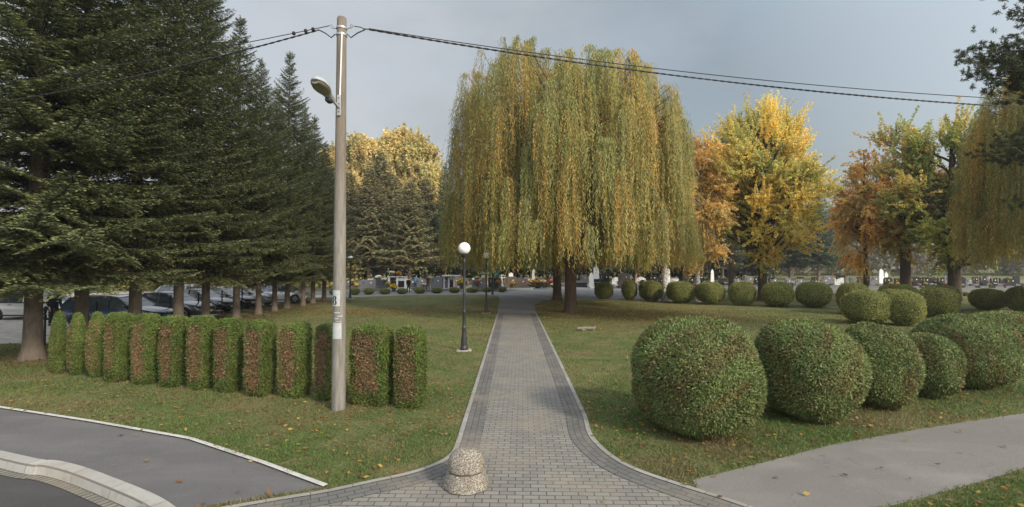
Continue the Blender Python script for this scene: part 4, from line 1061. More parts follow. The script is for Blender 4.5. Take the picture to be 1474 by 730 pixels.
# ------------------------------------------------------------------ cars
M['glass'] = simple('car_glass', (.035, .045, .05), .06, .1, 2, spec=.9, coat=1)
M['tyre'] = simple('tyre_rubber', (.02, .02, .02), .85, .1, 9)
M['rim'] = simple('alloy_rim', (.55, .56, .58), .3, .05, 9, metal=.7)
M['lamp_clear'] = simple('headlight_glass', (.75, .78, .8), .08, .05, 9, spec=.9)
M['red_lamp'] = simple('tail_light_glass', (.45, .02, .02), .15, .1, 9, spec=.8)
M['black_trim'] = simple('black_trim', (.02, .02, .022), .6, .1, 9)
M['plate'] = simple('number_plate_white', (.75, .75, .75), .5, .03, 9)
paints = {k: simple(k + '_car_paint', c, .25, .04, 3, spec=.6, coat=1, metal=.2) for k, c in dict(dark_blue=(.02, .035, .085), dark_grey=(.07, .07, .078), silver=(.5, .5, .49), white=(.75, .75, .74), black=(.015, .016, .02), mid_grey=(.19, .2, .21)).items()}
def car(paint, kind, label, loc, rz=0):
    t = tag(empty('parked_car', loc, rz), label, 'car', 'cars parked beyond the spruce row')
    L = 4.35; hw = .87; P = paints[paint]
    hood = .93; deck = {'sedan': 1.0, 'wagon': 1.0, 'hatch': .98}[kind]
    st = [(-2.17, .62, .38, .70), (-2.12, .78, .28, .92), (-1.9, .84, .22, deck), (-1.3, .87, .2, .97), (0, .875, .19, .95), (.75, .87, .2, .95), (1.3, .85, .2, .88), (1.85, .80, .22, .76), (2.1, .70, .27, .64), (2.18, .55, .33, .56)]
    b = MB(); rs = []
    for x, w_, z0, z1 in st:
        h = z1 - z0
        prof = [(-w_ * .8, z0), (-w_ * .97, z0 + .1 * h), (-w_, z0 + .45 * h), (-w_ * .97, z0 + .8 * h), (-w_ * .88, z0 + .97 * h), (-w_ * .5, z1 + .015), (0, z1 + .02), (w_ * .5, z1 + .015), (w_ * .88, z0 + .97 * h), (w_ * .97, z0 + .8 * h), (w_, z0 + .45 * h), (w_ * .97, z0 + .1 * h), (w_ * .8, z0)]
        rs.append([(x, y, z) for y, z in prof])
    b.rings(rs); body = b.build('body', P, t, True)
    if kind == 'sedan': gh = [(1.05, .93, .74), (.35, 1.38, .60), (-.1, 1.43, .60), (-.75, 1.40, .59), (-1.55, .99, .68)]
    elif kind == 'wagon': gh = [(1.05, .93, .74), (.35, 1.40, .62), (-.2, 1.46, .62), (-1.75, 1.42, .60), (-2.08, .98, .68)]
    else: gh = [(1.2, .93, .74), (.35, 1.42, .62), (-.2, 1.48, .62), (-1.3, 1.40, .60), (-2.0, .98, .68)]
    # side outline of the glass house, left and right
    zb = .92; hwb = .80
    def sh(z, x): return hwb - (z - zb) / .55 * .17
    g = MB(); outline = [(x, z) for x, z, _ in gh] ; bot = [(gh[-1][0] - .02, zb - .05), (gh[0][0] + .02, zb - .05)]
    rs = [[(x, -sh(z, x), z) for x, z in outline + bot], [(x, sh(z, x), z) for x, z in outline + bot]]
    g.rings(rs); g.build('window_glass', M['glass'], t)
    rf = MB(); x1, z1 = gh[1][0] - .02, gh[1][1]; x4, z4 = gh[3][0] + .02, gh[3][1]; xm, zm = gh[2][0], gh[2][1]
    secs = []
    for x, z in ((x1 + .06, z1 - .015), (x1 - .1, z1 + .012), (xm, zm + .018), (x4 + .1, z4 + .012), (x4 - .06, z4 - .012)):
        w2 = sh(z, x) + .015; secs.append([(x, -w2, z - .035), (x, -w2 * .93, z + .005), (x, 0, z + .03), (x, w2 * .93, z + .005), (x, w2, z - .035), (x, 0, z - .03)])
    rf.rings(secs); rf.build('roof', P, t, True)
    for s in (-1, 1):
        pl = MB()
        def P3(x, z): return (x, s * (sh(z, x) + .008), z)
        for (xa, za), (xb, zb2), r in (((gh[0][0], zb), (x1, z1 - .01), .03), ((.02, zb), (-.02, zm - .02), .03), ((gh[4][0], gh[4][1]), (x4, z4 - .01), .045)):
            pl.tube([P3(xa, za), P3((xa + xb) / 2, (za + zb2) / 2), P3(xb, zb2)], r, 6)
        if kind != 'hatch': pl.tube([P3(-.95, zb), P3(-.98, gh[3][1] - .02)], .03, 6)
        pl.build('side_frame', P, t)
    for fx in (1.33, -1.32):
        for s in (-1, 1):
            a = MB(); a.lathe([(.36, -.09), (.36, .005), (.33, .012)], n=24); ao = a.build('wheel_arch', M['black_trim'], t, True)
            ao.rotation_euler = (-s * PI / 2, 0, 0); ao.location = (fx, s * .868, .33)
            w_ = MB(); w_.lathe([(.19, -.1), (.30, -.1), (.315, -.07), (.315, .03), (.295, .05), (.2, .05)], n=24); wo_ = w_.build('wheel', M['tyre'], t, True); wo_.rotation_euler = (-s * PI / 2, 0, 0); wo_.location = (fx, s * .84, .315)
            r = MB(); r.lathe([(.205, .02), (.205, .055), (.19, .058), (.185, .03), (.06, .03), (.05, .055), (.01, .057)], n=24)
            for k in range(5):
                aa = k * 2 * PI / 5; r.box((.115 * math.cos(aa), .115 * math.sin(aa), .042), (.15, .05, .02), rz=aa)
            r.build('rim', M['rim'], wo_, True)
    for s in (-1, 1):
        h = MB(); h.rings([[(2.02 + .02, s * .42, .62), (2.08, s * .42, .54), (1.93, s * .755, .55), (1.78, s * .80, .68)], [(2.08 + .055, s * .42, .60), (2.135, s * .42, .52), (1.99, s * .775, .53), (1.82, s * .83, .67)]]); h.build('headlight', M['lamp_clear'], t)
        h = MB(); h.box((-2.1, s * .70, .80), (.12, .22, .16), bev=.02); h.build('tail_light', M['red_lamp'], t)
        h = MB(); h.box((.82, s * .93, .98), (.12, .16, .11), bev=.03); h.tube([(.84, s * .8, .93), (.84, s * .9, .96)], .02, 5); h.build('mirror', P, t)
        h = MB(); h.box((.35, s * .882, .80), (.16, .02, .025)); h.box((-.6, s * .882, .80), (.16, .02, .025)); h.build('door_handle', M['black_trim'], t)
    h = MB(); h.box((2.155, 0, .40), (.04, .95, .13), bev=.015); h.build('grille', M['black_trim'], t)
    h = MB(); h.box((2.185, 0, .42), (.02, .5, .11)); h.build('number_plate', M['plate'], t)
    h = MB(); h.box((0, .80, .235), (2.0, .14, .07)); h.box((0, -.80, .235), (2.0, .14, .07)); h.build('side_skirt', M['black_trim'], t)
    return t
for (p_, k_, u, Y, rz, lab) in [
    ('dark_blue', 'wagon', 243, 22.4, .04, 'dark blue estate car parked nearest the street behind the hedge columns'),
    ('silver', 'hatch', 114, 25.6, .03, 'silver car whose rear door shows between the first two spruce trunks'),
    ('dark_grey', 'sedan', 303, 25.6, .02, 'dark grey saloon with a pale alloy wheel, next after the dark blue estate'),
    ('black', 'sedan', 337, 28.6, .0, 'black saloon whose headlight shows between the fourth and fifth spruce trunks'),
    ('black', 'wagon', 366, 31.2, .0, 'black estate car between the dark saloons and the grey car'),
    ('mid_grey', 'sedan', 395, 33.2, .05, 'mid grey saloon parked beside the white car'),
    ('white', 'hatch', 447, 36.2, .06, 'white hatchback at the far end of the parked row'),
    ('white', 'wagon', 322, 34.0, .0, 'white estate car standing behind the dark saloons')]:
    x = (u - 737) / F * Y - 2.2
    car(p_, k_, lab, (x, Y, .008), rz)
# fence posts beside the car park
M['post_black'] = simple('black_fence_steel', (.02, .021, .022), .6, .1, 9)
fence = tag(empty('wire_fence', (0, 0, 0)), 'low black steel post and wire fence between the spruces and parked cars', 'fence')
fp = []
for i in range(11):
    Y = 17.0 + i * 2.15; fp.append((-16.75 - .05 * i, Y))
for x, y in fp:
    mb = MB(); mb.box((x, y, .7), (.055, .055, 1.42), bev=.008); mb.build('post', M['post_black'], fence)
for z in (.35, .8, 1.25):
    mb = MB(); mb.tube([(x, y, z) for x, y in fp], .006, 4); mb.build('wire', M['post_black'], fence)

# ------------------------------------------------------------------ people
def skinned(name, verts, edges, radii, mat, parent, sub=2):
    me = bpy.data.meshes.new(name); me.from_pydata(verts, edges, []); o = bpy.data.objects.new(name, me); COL.objects.link(o)
    md = o.modifiers.new('s', 'SKIN'); md.use_smooth_shade = True
    sv = me.skin_vertices[0].data
    for i, r in enumerate(radii): sv[i].radius = (r, r) if isinstance(r, (int, float)) else r; sv[i].use_root = (i == 0)
    if sub: o.modifiers.new('u', 'SUBSURF').levels = sub
    bpy.context.view_layer.update()
    dg_ = bpy.context.evaluated_depsgraph_get(); m2 = bpy.data.meshes.new_from_object(o.evaluated_get(dg_), depsgraph=dg_)
    bpy.data.objects.remove(o); bpy.data.meshes.remove(me); m2.name = name
    m2.materials.clear(); m2.materials.append(mat)
    for p in m2.polygons: p.use_smooth = True
    return link_mesh(name, m2, None, parent)
M['skin'] = simple('skin', (.45, .28, .2), .6, .06, 8)
M['hair_grey'] = simple('grey_hair', (.16, .14, .12), .8, .2, 20)
M['hair_dark'] = simple('dark_hair', (.035, .025, .02), .8, .2, 20)
def cloth(name, c): return simple(name, c, .9, .15, 9)
def person(loc, rz, H, coat, trousers, label, hair, stride=.12, armf=.1, long_coat=False, bend=0.0):
    t = tag(empty('person', loc, rz, (H / 1.72,) * 3), label, 'person')
    # local: faces -y, z up
    hip = (0, 0, .92); ch = (0, -.02 - bend, 1.32); nk = (0, -.03 - bend * 1.3, 1.47); hd = (0, -.05 - bend * 1.6, 1.60)
    L = lambda s: [(s * .09, 0, .88), (s * .10, -stride * s * .6 - .02, .48), (s * .10, -stride * s + .02, .08), (s * .11, -stride * s - .13, .035)]
    A = lambda s: [(s * .18, -.02 - bend, 1.40), (s * .235, .02 - bend * .6, 1.13), (s * .22, -armf - bend * .4, .88), (s * .21, -armf - .04 - bend * .4, .80)]
    V = [hip, (0, -.01, 1.1), ch, nk, hd, (0, -.05 - bend * 1.6, 1.69)]; E = [(0, 1), (1, 2), (2, 3), (3, 4), (4, 5)]; Rr = [.12, .11, .13, .05, .085, .07]
    for s in (-1, 1):
        b0 = len(V); V += L(s); E += [(0, b0), (b0, b0 + 1), (b0 + 1, b0 + 2), (b0 + 2, b0 + 3)]; Rr += [.075, .055, .038, .032]
        b0 = len(V); V += A(s); E += [(2, b0), (b0, b0 + 1), (b0 + 1, b0 + 2), (b0 + 2, b0 + 3)]; Rr += [.055, .042, .03, .028]
        wx, wy, wz = A(s)[3]; hb = b0 + 3
        for f in range(4):   # fingers, unequal and slightly curled
            q = len(V); oy = (f - 1.5) * .019; ln = [.062, .074, .068, .052][f]
            V += [(wx, wy + oy, wz - .055), (wx - s * .008, wy + oy, wz - .055 - ln * .55), (wx - s * .022, wy + oy - .004, wz - .055 - ln)]; E += [(hb, q), (q, q + 1), (q + 1, q + 2)]; Rr += [.011, .0085, .007]
        q = len(V); V += [(wx - s * .01, wy - .035, wz - .02), (wx - s * .02, wy - .05, wz - .065)]; E += [(hb, q), (q, q + 1)]; Rr += [.011, .008]
    skinned('body', V, E, Rr, M['skin'], t, 1)
    f = MB(); hx_, hy_, hz_ = hd
    f.rings([[(-.012, hy_ - .08, hz_ - .02), (.012, hy_ - .08, hz_ - .02), (0, hy_ - .085, hz_ + .03)], [(-.008, hy_ - .105, hz_ - .022), (.008, hy_ - .105, hz_ - .022), (0, hy_ - .09, hz_ + .02)]])
    f.build('nose', M['skin'], t)
    Vc = [(0, 0, .80 if not long_coat else .55), hip, (0, -.01, 1.1), ch, (0, -.03 - bend * 1.2, 1.44)]; Ec = [(0, 1), (1, 2), (2, 3), (3, 4)]; Rc = [(.19, .14), (.185, .14), (.17, .13), (.19, .13), .075]
    for s in (-1, 1):
        b0 = len(Vc); Vc += A(s)[:3]; Ec += [(3, b0), (b0, b0 + 1), (b0 + 1, b0 + 2)]; Rc += [.085, .065, .05]
    skinned('coat', Vc, Ec, Rc, coat, t)
    for s in (-1, 1):
        skinned('trouser_leg', L(s)[:3], [(0, 1), (1, 2)], [.10, .075, .055], trousers, t, 1)
        x, y, z = L(s)[3]; m = MB(); m.box((x, y + .06, .045), (.10, .28, .09), bev=.025); m.build('shoe', M['black_trim'], t, True)
    m = MB(); m.lathe([(.098 * math.sin(a), -.098 * math.cos(a) * 1.15) for a in np.linspace(1.25, PI - .02, 9)], (0, hy_ + .012, hz_ + .03), 14); m.build('hair', hair, t, True)
    return t
def pl_(u, v): x, y = G(u, v); return (x, y, .008)
person(pl_(588, 421), .5, 1.52, cloth('black_cloth', (.012, .012, .014)), M['black_trim'], 'person in black standing before the graves left of the blue jacket', M['hair_dark'], .06, long_coat=True)
person(pl_(598, 417.5), 2.9, 1.68, cloth('blue_cloth', (.10, .2, .34)), cloth('grey_trousers', (.1, .1, .11)), 'person in a blue jacket bending over a grave', M['hair_grey'], .05, .25, bend=.12)
person(pl_(616, 418), 1.4, 1.66, cloth('navy_cloth', (.018, .018, .035)), cloth('dark_trousers', (.05, .05, .06)), 'person in a dark navy coat walking in front of the graves', M['hair_grey'], .16, long_coat=True)
person((*G(77, 469), .008), 1.2, 1.75, cloth('dark_coat', (.016, .018, .03)), cloth('black_trousers', (.02, .02, .025)), 'person in dark clothes standing by the silver car, between the first two spruces', M['hair_dark'], .08, long_coat=False)

# ------------------------------------------------------------------ cemetery
M['gr_black'] = simple('polished_black_granite', (.018, .019, .022), .12, .3, 20, spec=.7)
M['gr_grey'] = simple('grey_granite', (.14, .14, .145), .45, .2, 40, spec=.4)
M['gr_light'] = simple('pale_stone', (.5, .49, .47), .6, .1, 9)
M['gr_white'] = simple('white_marble', (.78, .77, .75), .45, .05, 5)
M['gr_brown'] = simple('brown_stone', (.13, .10, .085), .5, .2, 20)
M['green_board'] = simple('green_board', (.02, .12, .085), .6, .08, 6)
M['gold'] = simple('gilt_metal', (.6, .45, .15), .35, .1, 9, metal=.8)
M['red_glass'] = simple('red_lantern_glass', (.4, .02, .02), .15, .1, 9, spec=.7)
M['pot'] = simple('flower_pot', (.14, .09, .06), .7, .1, 9)
STN = dict(black=M['gr_black'], grey=M['gr_grey'], pale=M['gr_light'], white=M['gr_white'], brown=M['gr_brown'])
REG = []
def grave(x, y, w_, h, col, shape, reg=None, label=None, group=None, rz=0, bed=True):
    t = tag(empty('gravestone', (x, y, .01), rz), label, 'gravestone', group); m = STN[col]; d = .14
    b = MB(); b.box((0, 0, .09), (w_ * 1.25, .42, .18), bev=.015); b.build('plinth', STN['grey'] if col == 'black' else m, t)
    s = MB(); z0 = .18
    if shape == 'slab': out = [(-w_ / 2, z0), (w_ / 2, z0), (w_ / 2, h * .94), (w_ * .42, h), (-w_ * .42, h), (-w_ / 2, h * .94)]
    elif shape == 'arch': out = [(-w_ / 2, z0), (w_ / 2, z0)] + [(w_ / 2 * math.cos(a), h - w_ * .35 + w_ * .35 * math.sin(a)) for a in np.linspace(0, PI, 11)]
    elif shape == 'slant': out = [(-w_ / 2, z0), (w_ / 2, z0), (w_ / 2, h * .78), (w_ * .1, h), (-w_ / 2, h * .9)]
    elif shape == 'wave': out = [(-w_ / 2, z0), (w_ / 2, z0)] + [(w_ / 2 - w_ * k / 10, h * .9 + h * .1 * math.sin(k * .63 + .4)) for k in range(11)]
    elif shape == 'cross':
        c = w_ * .12; a = h * .66; e = w_ * .5
        out = [(-c, z0), (c, z0), (c, a), (e, a), (e, a + 2 * c), (c, a + 2 * c), (c, h), (-c, h), (-c, a + 2 * c), (-e, a + 2 * c), (-e, a), (-c, a)]
    elif shape == 'obelisk': out = [(-w_ / 2, z0), (w_ / 2, z0), (w_ * .36, h * .86), (0, h), (-w_ * .36, h * .86)]
    s.prism(out, -d / 2, d / 2); s.build('headstone', m, t)
    if shape in ('slab', 'wave', 'arch') and w_ > .6:
        c = MB(); cx = -w_ * .3; c.box((cx, -d / 2 - .012, h * .7), (.035, .02, h * .26)); c.box((cx, -d / 2 - .013, h * .75), (.13, .018, .035)); c.build('relief_cross', M['gold'] if col == 'black' else M['gr_black'], t)
        p = MB(); p.lathe([(.07, 0), (.07, .012)], n=14); q = p.build('portrait_disc', M['gr_white'], t); q.rotation_euler = (PI / 2, 0, 0); q.location = (w_ * .2, -d / 2 - .001, h * .72)
    if bed:
        f = MB(); L = 1.9
        for dx, dy, sx_, sy_ in ((-w_ * .55, -L / 2 - .1, .1, L), (w_ * .55, -L / 2 - .1, .1, L), (0, -L - .1, w_ * 1.1 + .1, .1)): f.box((dx, dy, .11), (sx_, sy_, .22))
        f.build('grave_border', STN['grey'] if col in ('black', 'grey') else m, t)
        f = MB(); f.box((0, -L / 2 - .1, .13), (w_ * 1.1 - .1, L - .1, .1)); f.build('cover_slab', m if col != 'white' else STN['grey'], t)
    if reg: REG.append((reg, t))
    return t
bq_me = {}
def bouquet_mesh(col, seed):
    rg = np.random.default_rng(seed); c = Cards(); n = 60
    th = rg.random(n) * 6.28; r = .2 * rg.random(n) ** .5; P = np.stack([r * np.cos(th), r * np.sin(th), .3 + .12 * rg.random(n) - r * .4], 1)
    for k in range(6):
        a = rg.normal(size=(n, 3)) * [1, 1, .5] + [0, 0, .4]; cc = np.array(col) * rg.uniform(.75, 1.2, (n, 1)); c.add(P, a, nrand(rg, n), .055, .04, cc)
    g = rg.random((90, 3)) * [.5, .5, .25] + [-.25, -.25, .1]; c.add(g, rg.normal(size=(90, 3)) + [0, 0, .6], nrand(rg, 90), .09, .04, np.array([.04, .08, .02]))
    return c.mesh('blossoms')
FC = dict(yellow=(.8, .55, .04), white=(.8, .78, .7), red=(.6, .03, .04), orange=(.75, .27, .03), pink=(.7, .25, .3))
bq = {}
def bouquet(x, y, z, col, s, reg=None, label=None):
    if col not in bq:
        t = empty('flower_bouquet'); link_mesh('blossoms', bouquet_mesh(FC[col], len(bq)), M['petal'], t)
        p = MB(); p.lathe([(.08, 0), (.1, .04), (.12, .2), (.13, .21)], n=12); p.build('pot', M['pot'], t, True); bq[col] = t
    else: t = copy_tree(bq[col])
    t.location = (x, y, z); t.scale = (s, s, s); t.rotation_euler = (0, 0, random.random() * 6)
    tag(t, label or 'flowers', 'flowers', '%s grave flowers' % col)
    if reg: REG.append((reg, t))
    else: t['label'] = label
    return t
lant = None
def lantern(x, y, z, reg):
    global lant
    if lant is None:
        lant = empty('grave_lantern'); m = MB(); m.lathe([(.06, 0), (.065, .03), (.05, .05)], n=10); m.lathe([(.055, .2), (.06, .22), (.02, .27), (.01, .3)], n=10); m.build('cap', M['gold'], lant, True)
        m = MB(); m.lathe([(.05, .05), (.052, .2)], n=10); m.build('lantern_glass', M['red_glass'], lant, True); t = lant
    else: t = copy_tree(lant)
    t.location = (x, y, z); tag(t, 'x', 'lantern', 'red grave lanterns'); REG.append((reg, t)); return t
def gu(u, Y): return (u - 737) / F * Y
# --- particular monuments
GG = 'gravestones in the cemetery'
grave(gu(530, 52), 52, 1.7, 1.25, 'grey', 'slab', label='broad grey block gravestone first to the right of the concrete pole', group=GG)
grave(gu(549, 53.5), 53.5, 1.8, 1.65, 'grey', 'slant', label='slanted grey gravestone heaped with white flowers', group=GG)
grave(gu(581, 53), 53, 1.35, 1.35, 'white', 'slab', label='white gravestone left of the person in black', group=GG)
grave(gu(605, 57), 57, 1.3, 1.3, 'grey', 'arch', label='grey arched gravestone behind the person in a blue jacket', group=GG)
grave(gu(628, 52.5), 52.5, 1.2, 1.55, 'grey', 'arch', label='tall grey arched gravestone beside the person in navy', group=GG)
grave(gu(638, 54.5), 54.5, 1.3, 1.5, 'grey', 'slab', label='dark grey square gravestone next to the white columned monument', group=GG)
grave(gu(689, 53), 53, 1.5, 1.2, 'grey', 'slab', label='low grey gravestone behind the red flowers', group=GG)
grave(gu(712, 53), 53, 1.4, 1.45, 'black', 'slab', label='black gravestone below the green board', group=GG)
grave(gu(735, 55), 55, 1.5, 1.5, 'brown', 'slab', label='brown gravestone right of the white statue', group=GG)
grave(gu(749, 57), 57, 1.7, 1.2, 'brown', 'slab', label='wide brown gravestone left of the standing grey pillar', group=GG)
grave(gu(851, 60), 60, .7, 1.9, 'white', 'obelisk', label='small white pointed monument left of the tall white one', group=GG)
grave(gu(870, 58), 58, 1.2, 1.9, 'black', 'arch', label='tall black arched gravestone right of the tall white monument', group=GG)
grave(gu(898, 60), 60, 1.5, 1.8, 'brown', 'slab', label='brown square monument above the second clipped shrub', group=GG)
grave(gu(768, 62), 62, .45, 2.4, 'pale', 'obelisk', label='slim pale stone pillar behind the flower beds by the plaza', group=GG, bed=False)
def special(name, cat, label, loc): return tag(empty(name, loc), label, cat)
# white columned monument
t = special('columned_monument', 'monument', 'white monument with a flat roof on square columns, left of the globe lamp', (gu(650, 54), 54, .01))
m = MB(); m.box((0, 0, .1), (2.0, .9, .2), bev=.02); m.build('base', M['gr_light'], t); m = MB(); m.box((0, 0, 1.62), (2.1, .8, .14), bev=.02); m.build('roof', M['gr_light'], t)
for dx in (-.85, -.3, .3, .85):
    m = MB(); m.box((dx, 0, .88), (.16, .16, 1.36)); m.build('column', M['gr_light'], t)
m = MB(); m.box((.0, .15, .7), (.5, .12, 1.0)); m.build('tablet', M['gr_black'], t)
t = special('columned_monument', 'monument', 'black and white open monument on short white columns before the trees', (gu(572, 52), 52, .01))
m = MB(); m.box((0, 0, .1), (1.9, .8, .2), bev=.02); m.build('base', M['gr_light'], t); m = MB(); m.box((0, .1, .75), (1.5, .12, .7)); m.build('tablet', M['gr_black'], t)
for dx in (-.9, .0, .9):
    m = MB(); m.box((dx, 0, .85), (.18, .18, 1.3)); m.build('column', M['gr_white'], t)
m = MB(); m.box((0, 0, 1.55), (2.1, .4, .1), bev=.02); m.build('roof', M['gr_light'], t)
# statue of a draped figure with a cross
t = special('white_statue', 'statue', 'white cross shaped statue between the green board and the brown gravestone', (gu(722, 53.5), 53.5, .01))
m = MB(); m.lathe([(.34, 0), (.34, .2), (.28, .24), (.26, .5), (.22, .55)], n=10); m.build('base', M['gr_light'], t)
m = MB(); m.lathe([(.2, .55), (.19, .7), (.13, 1.2), (.15, 1.4), (.06, 1.52), (.09, 1.62), (.085, 1.7), (.03, 1.77)], n=14); m.build('figure', M['gr_white'], t, True)
m = MB(); m.tube([(-.42, 0, 1.42), (-.15, 0, 1.38), (.15, 0, 1.38), (.42, 0, 1.42)], [.05, .07, .07, .05], 8); m.build('arms', M['gr_white'], t, True)
t = special('white_monument', 'monument', 'tall white rectangular monument behind the first clipped shrub', (gu(858, 62), 62, .01))
m = MB(); m.box((0, 0, .5), (1.3, .7, 1.0), bev=.03); m.build('base', M['gr_black'], t); m = MB(); m.box((0, 0, 1.75), (.75, .3, 1.5), bev=.04, taper=.9); m.build('tablet', M['gr_white'], t)
m = MB(); m.box((0, 0, 2.6), (.12, .12, .3)); m.box((0, 0, 2.62), (.34, .11, .09)); m.build('cross', M['gr_white'], t)
t = special('white_shrine', 'monument', 'small white arched shrine standing high behind the brown gravestone', (gu(735.5, 60), 60, .01))
m = MB(); m.box((0, 0, .6), (.5, .5, 1.2), bev=.03); m.build('base', M['gr_grey'], t)
m = MB(); m.prism([(-.28, 1.2), (.28, 1.2)] + [(.28 * math.cos(a), 1.6 + .28 * math.sin(a)) for a in np.linspace(0, PI, 9)], -.2, .2); m.build('niche', M['gr_white'], t)
t = special('stone_ball', 'ornament', 'white stone ball on a slim pillar among the graves left of the globe lamp posts', (gu(681.5, 55), 55, .01))
m = MB(); m.lathe([(.14, 0), (.12, .1), (.09, .12), (.08, .95), (.12, 1.0)], n=12); m.build('pillar', M['gr_light'], t); m = MB(); m.lathe([(.17 * math.sin(a), 1.15 - .17 * math.cos(a)) for a in np.linspace(.1, PI - .02, 12)], n=16); m.build('ball', M['gr_white'], t, True)
t = special('notice_board', 'board', 'green board on posts at the path end beside the far lamp post', (gu(714, 50.5), 50.5, .01))
m = MB(); m.box((0, 0, 1.95), (.72, .06, 1.0), bev=.01); m.build('panel', M['green_board'], t)
for dx in (-.32, .32):
    m = MB(); m.box((dx, .03, .95), (.06, .06, 1.9)); m.build('post', M['wood_old'], t)
m = MB(); m.prism([(-.42, 2.45), (.42, 2.45), (.36, 2.52), (-.36, 2.52)], -.1, .1); m.build('roof', M['green_board'], t)
t = special('low_wall', 'wall', 'low dark stone wall behind the plaza, right of the willow trunks', (gu(848, 60.8), 60.8, .01))
m = MB(); m.box((0, 0, .28), (4.6, .3, .56), bev=.02); m.build('masonry', M['gr_black'], t); m = MB(); m.box((0, 0, .60), (4.7, .38, .07), bev=.01); m.build('coping', M['gr_grey'], t)
# tall white post-like monuments to the right
for u, Y, w_, h, lab in ((1025, 64, .5, 2.3, 'slim white pillar monument right of the second white birch trunk'), (975 - 13, 62, .5, 2.4, 'white slab monument just beside the white birch trunk'), (1268, 68, .75, 2.3, 'white pointed monument above the group of clipped shrubs'), (1275, 69, .6, 1.8, 'smaller white monument beside the pointed one above the shrub group')):
    grave(gu(u, Y), Y, w_, h, 'white', 'obelisk', label=lab, group=GG, bed=False)
# --- rows of ordinary graves
rg_ = random.Random(12)
def row(Y, u0, u1, du, cols, name, hmin=.85, hmax=1.25, fl=.8, slope=0):
    u = u0
    while u < u1:
        YY = Y + slope * (u - u0) + rg_.uniform(-.4, .4); x = gu(u, YY); c = rg_.choice(cols); s = rg_.choice(['slab', 'slab', 'arch', 'wave', 'slant', 'cross' if c != 'black' else 'slab'])
        h = rg_.uniform(hmin, hmax); w_ = rg_.uniform(.75, 1.35) * (.6 if s == 'cross' else 1)
        cn = {'black': 'black', 'grey': 'grey', 'pale': 'pale', 'white': 'white', 'brown': 'brown'}[c]; sn = {'slab': 'square', 'arch': 'arched', 'wave': 'wavy topped', 'slant': 'slant topped', 'cross': 'cross shaped'}[s]
        grave(x, YY, w_, h, c, s, reg=('%s %s gravestone' % (cn, sn), name), group='gravestones in the %s' % name)
        for k in range(rg_.choice([0, 1, 1, 2, 2])):
            if rg_.random() < fl:
                fc = rg_.choice(['yellow', 'white', 'white', 'red', 'orange', 'pink', 'yellow']); bouquet(x + rg_.uniform(-.5, .5) * w_, YY - rg_.uniform(.35, 1.7), .18, fc, rg_.uniform(.75, 1.25), reg=('%s grave flowers' % fc, name))
        if rg_.random() < .3: lantern(x + rg_.uniform(-.4, .4), YY - rg_.uniform(.4, 1.5), .19, ('red grave lantern', name))
        u += du * rg_.uniform(.8, 1.3)
row(64, 655, 800, 17, ['grey', 'brown', 'brown', 'black'], 'cemetery left of the willow trunks')
row(66, 800, 1010, 17, ['black', 'grey', 'black', 'pale', 'grey'], 'cemetery behind the row shrubs', 1.0, 1.6)
row(61, 925, 1010, 20, ['black', 'grey', 'pale'], 'cemetery behind the birches', .9, 1.3)
row(63, 1040, 1235, 17, ['black', 'grey', 'black', 'grey', 'pale'], 'cemetery behind the yellow ginkgo', .9, 1.4)
row(61, 1240, 1474, 19, ['black', 'black', 'grey', 'black'], 'cemetery towards the picture edge', 1.1, 1.5)
row(68, 1060, 1474, 21, ['black', 'grey', 'black', 'black'], 'back rows of the cemetery', 1.0, 1.4, .5)
row(57.5, 500, 625, 17, ['grey', 'pale', 'grey', 'brown'], 'cemetery near the concrete pole', .9, 1.3)
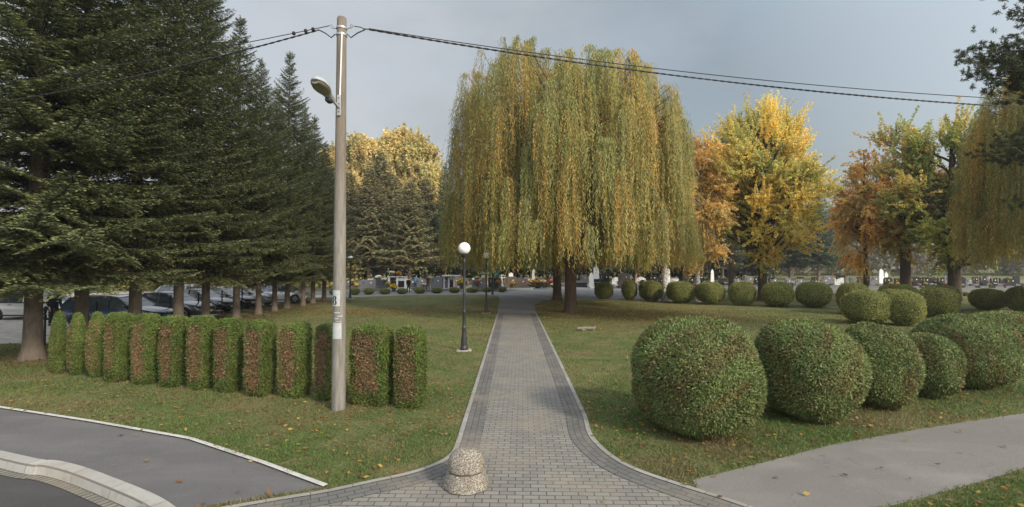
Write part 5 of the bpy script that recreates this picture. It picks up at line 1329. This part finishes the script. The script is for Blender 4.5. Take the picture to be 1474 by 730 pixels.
# flower heaps that show in the photograph
for u, Y, z, c, s, lab in ((567, 50.6, .02, 'yellow', 2.0, 'big yellow flower heap on the ground before the black and white monument'), (545, 53.0, 1.0, 'white', 1.8, 'white flower heap on top of the slanted grey gravestone'), (553, 52.8, .8, 'white', 1.6, 'white flower heap on the right slope of the slanted gravestone'), (560, 52, .4, 'yellow', 1.6, 'pale yellow flowers at the foot of the slanted gravestone'),
    (564, 52.0, 1.6, 'white', 1.5, 'white flower wreath on the roof of the black and white monument'), (574, 52.0, 1.6, 'orange', 1.4, 'orange flower wreath on the roof of the black and white monument'), (665, 51.8, .25, 'yellow', 2.6, 'bright yellow flower bush behind the small box shrubs by the nearest lamp'), (687, 51.8, .5, 'red', 1.6, 'red flowers on the low grey gravestone'), (718, 52, .5, 'orange', 1.8, 'orange flowers in front of the black gravestone below the green board'), (737, 53.4, .3, 'yellow', 1.7, 'yellow flowers before the brown gravestone')):
    bouquet(gu(u, Y), Y, z, c, s, label=lab)
for i in range(46):
    u = rg_.uniform(762, 802); Y = rg_.uniform(57, 63); c = rg_.choice(['white', 'white', 'yellow', 'red', 'white', 'orange', 'pink'])
    bouquet(gu(u, Y), Y, rg_.choice([.02, .02, .35]), c, rg_.uniform(1.0, 1.9), reg=('%s flowers' % c, 'heap left of the willow trunks'))
t = special('grave_bed', 'grave', 'long pale kerbed grave bed beside the flower heap at the plaza edge', (gu(748, 52.6), 52.6, .008))
m = MB(); m.box((0, 0, .14), (2.9, 1.3, .28), bev=.03); m.build('border', M['gr_light'], t); m = MB(); m.box((0, 0, .2), (2.5, .9, .2)); m.build('cover_slab', M['gr_grey'], t)
# ordinal labels, counted from the left as seen from the street
bykey = {}
for (d_, nm), o in REG: bykey.setdefault((d_, nm), []).append(o)
def ordinal(k):
    w1 = ['first', 'second', 'third', 'fourth', 'fifth', 'sixth', 'seventh', 'eighth', 'ninth', 'tenth', 'eleventh', 'twelfth', 'thirteenth', 'fourteenth', 'fifteenth', 'sixteenth', 'seventeenth', 'eighteenth', 'nineteenth', 'twentieth']
    return w1[k] if k < 20 else '%dth' % (k + 1)
for (d_, nm), lst in bykey.items():
    lst.sort(key=lambda o: U_of(o.location.x, o.location.y))
    for k, o in enumerate(lst):
        prep = 'on the' if nm.startswith('heap') else 'in the'
        o['label'] = '%s %s %s' % (d_, prep, nm) + ('' if len(lst) == 1 else ', %s from the left' % ordinal(k))

# ------------------------------------------------------------------ the hazy autumn air
m, nt, out = newmat('haze')
pv = nt.nodes.new('ShaderNodeVolumePrincipled'); pv.inputs['Color'].default_value = (.86, .9, .95, 1); pv.inputs['Density'].default_value = HAZE; pv.inputs['Anisotropy'].default_value = .2
nt.links.new(pv.outputs[0], out.inputs['Volume'])
mb = MB(); mb.box((20, 110, 21), (640, 420, 44)); hz = mb.build('haze', m); tag(hz, kind='stuff')
cy.volume_bounces = 0; cy.volume_max_steps = 64
